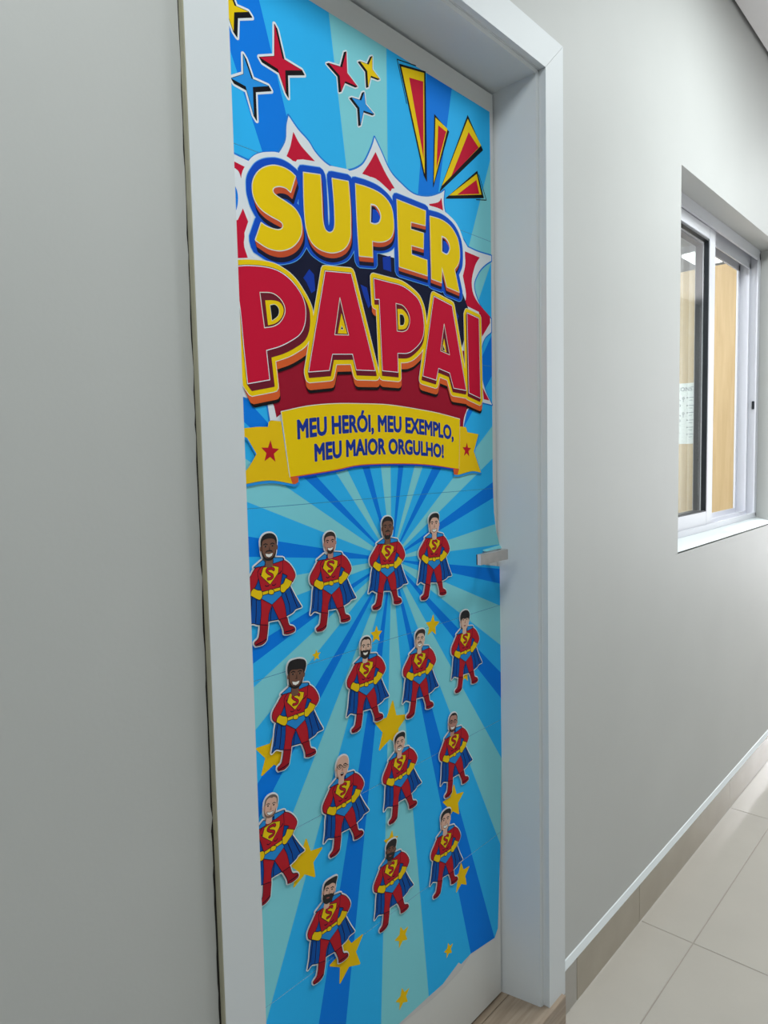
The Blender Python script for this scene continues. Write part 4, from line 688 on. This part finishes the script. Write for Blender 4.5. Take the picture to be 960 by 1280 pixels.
# ------------------------------------------------------------------ room behind the window
of = boxes('floor_office', [(XL, XR, WT, 4.0, -0.05, 0.0)], 'tile'); tag(of, 'floor of the room behind the window', 'floor', kind='structure')
oc = boxes('ceiling_office', [(XL, XR, WT, 4.0, CEIL, CEIL+0.08)], 'wall_in'); tag(oc, 'white ceiling of the room behind the window', 'ceiling', kind='structure')
ow = boxes('wall_right', [(XR, XR+0.08, WT, 4.0, 0, CEIL+0.1)], 'wall_in'); tag(ow, 'bright white far wall of the room behind the window', 'wall', kind='structure')
ew = boxes('wall_end', [(XR, XR+0.08, -1.66, 0, 0, CEIL+0.1)], 'wall_in'); tag(ew, 'bright end wall of the corridor on the right', 'wall', kind='structure')
ow = boxes('wall_office', [(XL, XR, 4.0, 4.08, 0, CEIL+0.1), (1.7, 1.78, WT, 4.0, 0, CEIL+0.1)], 'wall_in'); tag(ow, 'white inner walls of the room behind the window', 'wall', kind='structure')
pn = empty('wood_panel', (3.764, 0.9, 0), 'tall honey-coloured wooden panel standing behind the window glass', 'panel')
boxes('board', [(3.744, 3.784, 0.267, 1.60, 0.02, 2.279)], 'panel', pn, 0.001)
boxes('edge_strip', [(3.742, 3.786, 0.258, 0.2665, 0.02, 2.281)], 'caulk', pn, 0.001)
# notice taped on the panel
nx = 3.7425
ns = empty('paper_notice', (nx, 0.56, 1.56), 'white printed notice sheet with small diagrams taped to the wooden panel', 'notice')
boxes('sheet', [(nx, nx+0.0012, 0.447, 0.660, 1.406, 1.716)], 'paper', ns)
class Side(Print):
    def place(s, name, parent, x):
        # local plane: +x of the print runs toward -y
        s.flush(); s.v = [(x, -v[0], v[2]) for v in s.v]; return s.build(name, parent, parent.location)
def side_text(body, y_left, z, size, bold=0.0):
    me = text_mesh(body, bold); P = Side(0)
    P.tri([((v.co.x*size-y_left)*1000, (z+v.co.y*size)*1000) for v in me.vertices], [tuple(p.vertices) for p in me.polygons], 0, 'textgrey'); bpy.data.meshes.remove(me); return P
ink('textgrey', (96, 104, 108))
P = side_text('CONSTA', 0.548, 1.676, 0.029, 0.006)
for k, z in enumerate((1.642, 1.602, 1.565, 1.527, 1.490, 1.455)):
    P.poly([ell(-492, z*1000, 3.5, 3.5, 8)], 0, 'textgrey')
    for dz_, ln in ((0, 24), (-14, 17)):
        P.poly([[(-484, z*1000+dz_-1), (-484+ln, z*1000+dz_-1), (-484+ln, z*1000+dz_+1.6), (-484, z*1000+dz_+1.6)]], 0, 'textgrey')
for z in (1.640, 1.562):
    P.stroke(ell(-512, z*1000, 5, 5, 10), 1.4, 0, 'textgrey'); P.stroke([(-512, z*1000-5), (-512, z*1000-20)], 1.2, 0, 'textgrey', closed=False)
    P.stroke([(-545, z*1000-8), (-534, z*1000-6), (-525, z*1000-12)], 1.4, 0, 'textgrey', closed=False); P.stroke(ell(-534, z*1000-36, 8, 6, 10), 1.4, 0, 'textgrey')
for z in (1.50, 1.46): P.stroke([(-545, z*1000), (-535, z*1000+6), (-525, z*1000)], 1.0, 0, 'textgrey', closed=False)
P.place('printed_text', ns, nx-0.0004)
# ceiling light of that room
lf = empty('ceiling_light', (5.72, 1.0, CEIL), 'rounded flush ceiling light seen above the wooden panel through the window', 'ceiling light')
def rrect(x0, x1, y0, y1, r, n=5):
    out = []
    for cx, cy_, a in ((x1-r, y1-r, 0), (x0+r, y1-r, 90), (x0+r, y0+r, 180), (x1-r, y0+r, 270)):
        for k in range(n+1): t = math.radians(a+90*k/n); out.append((cx+r*math.cos(t), cy_+r*math.sin(t)))
    return out
prism('rim', rrect(5.5, 5.98, 0.78, 1.2, 0.08), 'Z', CEIL-0.045, CEIL-0.001, 'alu', lf)
prism('diffuser', rrect(5.53, 5.95, 0.81, 1.17, 0.06), 'Z', CEIL-0.052, CEIL-0.045, 'lamp', lf)
# corridor ceiling lights (above the picture, they light the corridor)
cols = ['first', 'second', 'third', 'fourth']
for k, (lx, lp) in enumerate(LAMPS):
    t = empty('ceiling_light', (lx, -0.80, CEIL), 'square white corridor ceiling light, %s from the left' % cols[k], 'ceiling light', 'corridor ceiling lights')
    boxes('rim', [(lx-.25, lx+.25, -1.05, -.55, CEIL-.012, CEIL-.0005)], 'alu', t, 0.001)
    boxes('diffuser', [(lx-.23, lx+.23, -1.03, -.57, CEIL-.016, CEIL-.012)], 'lamp', t)
